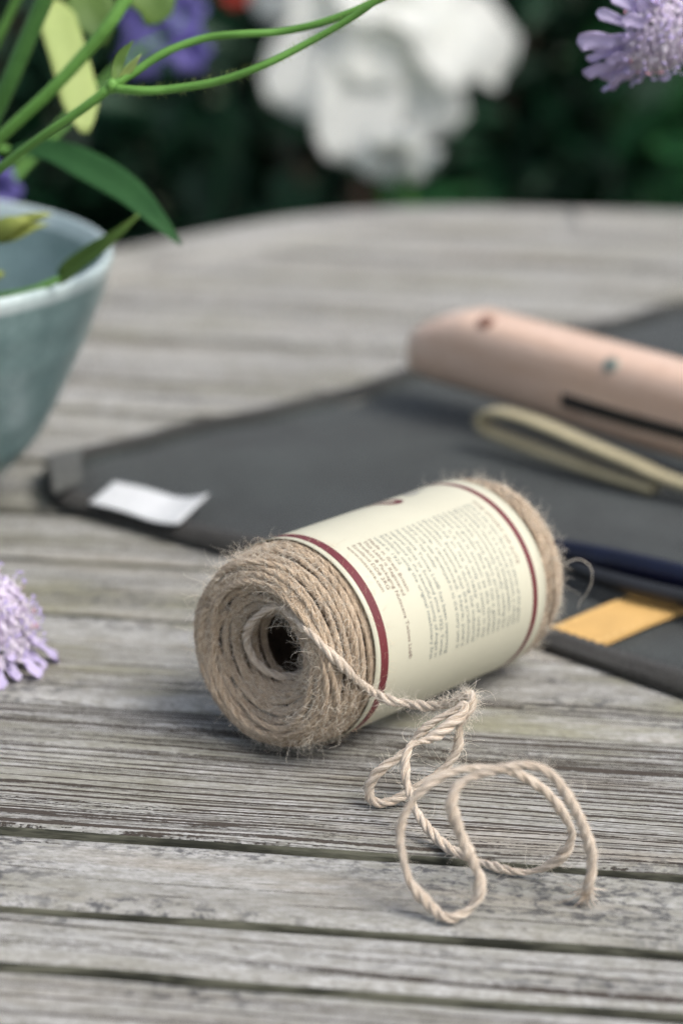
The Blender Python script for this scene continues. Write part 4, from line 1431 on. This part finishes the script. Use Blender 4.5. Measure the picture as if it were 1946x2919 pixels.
# swelling of the node
nd = B1[0] - org_
V, F = lathe([(0.0001, -0.0028), (0.0018, -0.002), (0.0024, 0), (0.0020, 0.0018), (0.0001, 0.0028)], 12)
mesh_obj('node', V + nd, F, M['stem'], sm)
# hairs on the lower branch
Cb, _ = catmull(B2 - org_, 0.0012)
t2, n2_, b2_ = frames(Cb)
ix = rng.integers(0, len(Cb), 260); ph = rng.uniform(0, 2 * np.pi, 260)
nn = np.cos(ph)[:, None] * n2_[ix] + np.sin(ph)[:, None] * b2_[ix]
parts = [tube_data(np.array([p, p + v_ * 0.0009, p + v_ * 0.0018 + t_3 * 0.0004]), 0.00004, 3) for p, v_, t_3 in zip(Cb[ix] + nn * 0.0013, nn, t2[ix])]
V, F = join(parts); o = mesh_obj('hairs', V, F, M['leaf_pale'], sm); o['kind'] = 'stuff'
# the hanging head is part of that stem
hp = np.array([0.10646, 0.13748, 0.97247])
head = bpy.data.objects.new('bloom', None); head.empty_display_size = 0.01
col.objects.link(head); head.parent = sm
head.location = tuple(hp - org_)
head['label'] = 'hanging lilac scabious bloom'
aim(head, (0.72, -0.48, -0.30), 0.2)
scabious(head, 0.0175, 0.019, 0.0215, 20, -0.36, 23, 210, 170)

stem_thing('flower_stem', 'broad blurred green stem, leftmost and highest at the frame edge', [[-0.20837, 0.23685, 0.81294], [-0.16269, 0.20675, 0.88034], [-0.13829, 0.19067, 0.92667], [-0.12808, 0.18747, 0.94857], [-0.11728, 0.18494, 0.97243], [-0.10748, 0.18171, 0.99422]], [0.0036, 0.0034], M['stem_dark'])
stem_thing('flower_stem', 'straight green stem crossing over the pale yellow green leaf', [[-0.21205, 0.22947, 0.82236], [-0.16288, 0.17766, 0.88794], [-0.13356, 0.15627, 0.91849], [-0.11453, 0.15183, 0.93668], [-0.10123, 0.15134, 0.95092], [-0.09094, 0.15026, 0.9634], [-0.08349, 0.15419, 0.97511]], [0.0024, 0.0022, 0.0026], M['stem'])
ls, lo = stem_thing('leafy_stem', 'short stem with one long dark green leaf drooping over the bowl rim', [[-0.20103, 0.22956, 0.82263], [-0.16615, 0.2282, 0.88138], [-0.14967, 0.22909, 0.89975], [-0.14003, 0.22448, 0.90172]], [0.002, 0.0018], M['stem'])
V, F = blade(np.array([[-0.14003, 0.22448, 0.90172], [-0.12337, 0.21964, 0.90302], [-0.10613, 0.20759, 0.89855], [-0.08916, 0.19476, 0.89175], [-0.07591, 0.18141, 0.8834], [-0.06568, 0.17345, 0.87543]]) - lo, 0.0076, (0.30, -0.75, 0.60), 0.22, 9, 0.0005, 0.004, lambda u: np.clip(np.sin(np.pi * np.clip(u, 0, 1) ** 0.9), 0.02, 1) ** 0.75)
mesh_obj('leaf', V, F, M['leaf_dark'], ls)
ps, po_ = stem_thing('leafy_stem', 'stem with pale yellow green narrow leaf hanging down', [[-0.205, 0.26718, 0.80902], [-0.17329, 0.27369, 0.89118], [-0.14922, 0.26978, 0.94235], [-0.1356, 0.26674, 0.9647], [-0.12543, 0.25435, 0.95923]], [0.002, 0.0018], M['stem'])
V, F = blade(np.array([[-0.12543, 0.25435, 0.95923], [-0.12148, 0.24588, 0.94972], [-0.11604, 0.23633, 0.93697], [-0.11153, 0.22681, 0.92434], [-0.10793, 0.21704, 0.91098]]) - po_, 0.0082, (0.4, -0.9, 0.2), 0.12, 7, 0.0005, 0.004, lambda u: np.clip(np.minimum(u * 6 + 0.25, (1.0 - u) * 4 + 0.12), 0.1, 1) ** 0.7)
mesh_obj('leaf', V, F, M['leaf_pale'], ps)
for nm, P, w_ in (('leaf', [[-0.11399, 0.2771, 0.96413], [-0.11187, 0.2736, 0.95373], [-0.10704, 0.27072, 0.94514], [-0.10503, 0.26869, 0.9391]], 0.011), ('leaf', [[-0.08746, 0.25696, 0.967], [-0.08457, 0.25469, 0.96025], [-0.08353, 0.25298, 0.95515], [-0.08609, 0.25124, 0.94996]], 0.0105)):
    V, F = blade(np.array(P) - po_, w_, (0.3, -0.9, 0.4), 0.2, 7, 0.0005, 0.003)
    mesh_obj(nm, V, F, M['leaf_mid'], ps)
pd, pdo = stem_thing('leafy_stem', 'stem with narrow olive green pointed leaf crossing the bowl rim', [[-0.18602, 0.19826, 0.82367], [-0.15462, 0.19445, 0.84372], [-0.12873, 0.18658, 0.85171], [-0.11431, 0.18348, 0.85817]], [0.0016, 0.0014], M['stem'])
PODP = np.array([[-0.11431, 0.18348, 0.85817], [-0.10471, 0.17596, 0.8672], [-0.0936, 0.16868, 0.87694], [-0.0865, 0.16571, 0.88379], [-0.08171, 0.16529, 0.88881]]) - pdo
V, F = blade(PODP, 0.0042, (-0.3, -0.8, 0.55), 0.5, 7, 0.0010, 0.003, lambda u: np.interp(u, [0, 0.15, 0.5, 0.8, 1], [0.75, 1.0, 0.85, 0.42, 0.08]))
mesh_obj('leaf', V, F, M['leaf_mid'], pd)
bd, bdo = stem_thing('flower_stem', 'thin stem with a yellow green pointed bud inside the bowl', [[-0.197, 0.20901, 0.82427], [-0.16388, 0.18907, 0.85911], [-0.14697, 0.18338, 0.87357]], [0.0014, 0.0014], M['stem'])
BUDP = np.array([[-0.14697, 0.18338, 0.87357], [-0.13769, 0.17952, 0.87779], [-0.1302, 0.17564, 0.88194], [-0.12579, 0.17606, 0.88319]]) - bdo
tube('bud', BUDP, [0.0022, 0.0046, 0.0042, 0.0012], M['bud'], bd, 12, 0.002)
for k, off in enumerate(((0, 0, 0.003), (0, -0.002, -0.001), (0.001, 0.002, 0.002))):
    V, F = blade(BUDP * np.array([1.08, 1, 1.0]) + np.array(off), 0.0030, (0, -0.7, 0.7), 0.3, 5, 0.0004, 0.003)
    mesh_obj('sepal', V, F, M['bud'], bd)
BUD2 = np.array([[-0.14664, 0.16744, 0.85752], [-0.1413, 0.16661, 0.86136], [-0.13445, 0.16439, 0.86414]])
b2o, b2oo = stem_thing('flower_stem', 'thin stem with small bud just above the front of the bowl rim', BUD2[:1].tolist() + (BUD2[:1] + 0.0005).tolist(), [0.0013, 0.0013], M['stem'])
tube('bud', BUD2 - b2oo, [0.0016, 0.0032, 0.0010], M['bud'], b2o, 10, 0.002)


# violet bell flowers behind the bowl
def bell(root_name, label, pts, size, group, foot):
    pts = np.array(pts)
    o = empty(root_name, foot, label, 'flower', group)
    f0 = np.array(foot)
    top = pts[0]
    tube('stem', np.array([f0 - f0, (top - f0) * np.array([0.3, 0.3, 0.55]), (top - f0) * np.array([0.8, 0.8, 0.95]), top - f0 + np.array([0, 0.004, 0])]), [0.0022, 0.0016], M['stem'], o, 8, 0.006)
    for i_, p in enumerate(pts):
        dirn = np.array([rng.uniform(-0.5, 0.6), -1.0, rng.uniform(-0.5, 0.25)]); dirn /= np.linalg.norm(dirn)
        u = np.cross(dirn, (0, 0, 1)); u /= np.linalg.norm(u); w = np.cross(u, dirn)
        if i_:
            tube('pedicel', np.array([top - f0 + np.array([0, 0.006, -0.01]), (top + p) / 2 - f0 + np.array([0, 0.01, 0]), p - f0]), 0.0011, M['stem'], o, 6, 0.006)
        for k in range(6):
            a = k * math.pi / 3 + i_
            rd = u * math.cos(a) + w * math.sin(a)
            b0 = p - f0
            P = [b0, b0 + dirn * size * 0.35 + rd * size * 0.28, b0 + dirn * size * 0.62 + rd * size * 0.62, b0 + dirn * size * 0.55 + rd * size * 1.02]
            V, F = blade(P, size * 0.42, dirn - rd * 0.4, 0.15, 5, 0.0006, size / 6, lambda q: np.clip(np.sin(np.pi * np.clip(q, 0.02, 1) ** 1.2), 0.12, 1) ** 0.7)
            mesh_obj('petal', V, F, M['violet'], o)
    return o


bell('violet_flower', 'violet blue bellflower rising behind the forked stem', [[-0.11545, 0.75482, 0.87888], [-0.13185, 0.78895, 0.88626], [-0.10173, 0.77253, 0.86879], [-0.12969, 0.73194, 0.87359], [-0.10784, 0.80016, 0.88825]], 0.0150, 'violet bellflowers', (-0.222, 0.262, T + 0.015))
bell('violet_flower', 'violet blue bellflower low behind the bowl rim at the left edge', [[-0.17388, 0.40775, 0.85061], [-0.1858, 0.41056, 0.85898]], 0.013, 'violet bellflowers', (-0.228, 0.268, T + 0.015))

# ------------------------------------------------------------------ plants behind the table
def peony(name, label, c, size, facing, foot, seed, n_out=12, group='white peonies', centre='blush'):
    lg = np.random.default_rng(seed)
    c = np.array(c); f0 = np.array(foot)
    o = empty(name, foot, label, 'flower', group)
    ax = np.array(facing, float); ax /= np.linalg.norm(ax)
    u = np.cross(ax, (0, 0, 1)); u /= np.linalg.norm(u); w = np.cross(u, ax)
    tube('stem', np.array([(0, 0, 0), (c - f0) * np.array([0.2, 0.2, 0.5]), (c - f0) * np.array([0.7, 0.8, 0.88]), c - f0 - ax * size * 0.25]), [0.006, 0.0045], M['stem_dark'], o, 8, 0.02)
    for ring, (cnt, lift, ln_k, wk) in enumerate(((n_out, -0.08, 1.0, 0.30), (n_out - 2, 0.30, 0.84, 0.34), (n_out - 3, 0.62, 0.66, 0.34), (7, 0.9, 0.42, 0.24))):
        for k in range(cnt):
            a = 2 * math.pi * (k + 0.5 * (ring % 2) + lg.uniform(-0.22, 0.22)) / cnt
            rd = u * math.cos(a) + w * math.sin(a)
            L = size * ln_k * lg.uniform(0.78, 1.18)
            el = lift + lg.uniform(-0.12, 0.12)
            b0 = c - f0 + rd * size * 0.05
            d1 = rd * math.cos(el) + ax * math.sin(el)
            sag = np.array([0, 0, -1.0]) * L * (0.22 if ring < 2 else 0.02)
            P = [b0, b0 + d1 * L * 0.35 + ax * L * 0.12, b0 + d1 * L * 0.72 + ax * L * 0.10 + sag * 0.4, b0 + d1 * L + ax * L * 0.0 + sag]
            V, F = blade(P, L * wk, ax * math.cos(el) - rd * math.sin(el), 0.06, 7, 0.0008, L / 9, lambda q: np.interp(q, [0, 0.3, 0.7, 0.92, 1], [0.18, 0.62, 1.0, 0.85, 0.45]), curl=-0.22, wave=0.09)
            mesh_obj('petal', V, F, M['white_petal'], o)
    V, F = lathe([(0.0001, size * 0.24), (size * 0.10, size * 0.2), (size * 0.14, size * 0.08), (size * 0.12, 0), (0.0001, -0.01)], 16)
    Rm = np.array([u, w, ax])
    mesh_obj('centre', V @ Rm + (c - f0), F, M[centre], o)
    for k in range(6):
        p0 = (c - f0) * np.array([0.3, 0.3, 0.3 + 0.08 * k])
        a = lg.uniform(0, 6.28)
        d = np.array([math.cos(a), math.sin(a), 0.15])
        V, F = blade([p0, p0 + d * 0.06 + np.array([0, 0, 0.02]), p0 + d * 0.14], 0.022, (0, 0, 1), 0.15, 5, 0.0006, 0.02)
        mesh_obj('leaf', V, F, M['shrub_light'], o)
    return o


PEO = np.array([0.00685, 1.57877, 0.81938]); PEL = np.array([0.034, 1.08269, 0.75578])
peony('white_peony', 'large blurred white peony behind the table, uppermost and widest', PEO, 0.126, (0.30, -0.62, 0.60), (0.06, 1.70, 0.0), 31, 10)
peony('white_peony', 'smaller blurred white bloom drooping below the large peony', PEL, 0.029, (0.0, -0.75, -0.5), (0.10, 1.16, 0.0), 32, 8, centre='white_petal')

RD = np.array([-0.0867, 1.01783, 0.87673])
peo = empty('red_flower', (-0.16, 1.15, 0.0), 'small red flower at the top edge beside the white peony', 'flower')
f0 = np.array((-0.16, 1.15, 0.0))
tube('stem', np.array([(0, 0, 0), (RD - f0) * 0.6, RD - f0]), [0.003, 0.002], M['shrub'], peo, 8, 0.02)
for k in range(9):
    a = k * 2.4
    d = np.array([math.cos(a), -0.3, math.sin(a)])
    V, F = blade([RD - f0, RD - f0 + d * 0.006 + np.array([0, -0.003, 0]), RD - f0 + d * 0.012], 0.006, (0.1, -1, 0.2), 0.1, 5, 0.0006, 0.004)
    mesh_obj('petal', V, F, M['red_petal'], peo)


def shrub(label, c, rx, ry, rz, nleaf, lsize, mat, seed, group='dark shrubs behind the table'):
    lg = np.random.default_rng(seed)
    o = empty('shrub', (c[0], c[1], 0), label, 'shrub', group)
    # branching stems
    parts = []
    for k in range(9):
        a = lg.uniform(0, 2 * np.pi); f = lg.uniform(0.3, 0.8)
        e_ = np.array([math.cos(a) * rx * f, math.sin(a) * ry * f, c[2] + rz * lg.uniform(0.0, 0.7)])
        parts.append(tube_data(catmull(np.array([(lg.normal(0, 0.03), lg.normal(0, 0.03), 0), e_ * np.array([0.3, 0.3, 0.45]), e_]), 0.06)[0], 0.010, 6))
    V, F = join(parts)
    mesh_obj('trunk', V, F, M['bark'], o)
    d = lg.normal(0, 1, (nleaf, 3)); d /= np.linalg.norm(d, axis=1)[:, None]
    clump = 1 + 0.16 * np.sin(d[:, 0] * 7 + seed) * np.sin(d[:, 1] * 6) + 0.13 * np.sin(d[:, 2] * 9 + d[:, 0] * 4)
    rad = lg.uniform(0.45, 1.0, nleaf) ** 0.5 * clump
    P = d * rad[:, None] * np.array([rx, ry, rz]) + np.array([0, 0, c[2]])
    ok = P[:, 2] > 0.03
    P, d = P[ok], d[ok]
    n_ = len(P)
    nn = d * 0.6 + np.array([0, 0, 0.7]) + lg.normal(0, 0.5, (n_, 3)); nn /= np.linalg.norm(nn, axis=1)[:, None]
    ax = np.cross(nn, lg.normal(0, 1, (n_, 3))); ax /= np.linalg.norm(ax, axis=1)[:, None]
    sd = np.cross(nn, ax)
    L = (lsize * lg.uniform(0.6, 1.25, n_))[:, None]
    V = np.stack([P - ax * L * 0.5, P - ax * L * 0.1 + sd * L * 0.24 + nn * L * 0.06, P + ax * L * 0.5 - nn * L * 0.08, P - ax * L * 0.1 - sd * L * 0.24 + nn * L * 0.06], 1).reshape(-1, 3)
    i = np.arange(n_)[:, None] * 4
    F = np.concatenate([i + np.array([[0, 1, 2]]), i + np.array([[0, 2, 3]])], 0)
    cr_ = mesh_obj('crown', V, F, mat, o, smooth=False)
    cr_['kind'] = 'stuff'
    return o


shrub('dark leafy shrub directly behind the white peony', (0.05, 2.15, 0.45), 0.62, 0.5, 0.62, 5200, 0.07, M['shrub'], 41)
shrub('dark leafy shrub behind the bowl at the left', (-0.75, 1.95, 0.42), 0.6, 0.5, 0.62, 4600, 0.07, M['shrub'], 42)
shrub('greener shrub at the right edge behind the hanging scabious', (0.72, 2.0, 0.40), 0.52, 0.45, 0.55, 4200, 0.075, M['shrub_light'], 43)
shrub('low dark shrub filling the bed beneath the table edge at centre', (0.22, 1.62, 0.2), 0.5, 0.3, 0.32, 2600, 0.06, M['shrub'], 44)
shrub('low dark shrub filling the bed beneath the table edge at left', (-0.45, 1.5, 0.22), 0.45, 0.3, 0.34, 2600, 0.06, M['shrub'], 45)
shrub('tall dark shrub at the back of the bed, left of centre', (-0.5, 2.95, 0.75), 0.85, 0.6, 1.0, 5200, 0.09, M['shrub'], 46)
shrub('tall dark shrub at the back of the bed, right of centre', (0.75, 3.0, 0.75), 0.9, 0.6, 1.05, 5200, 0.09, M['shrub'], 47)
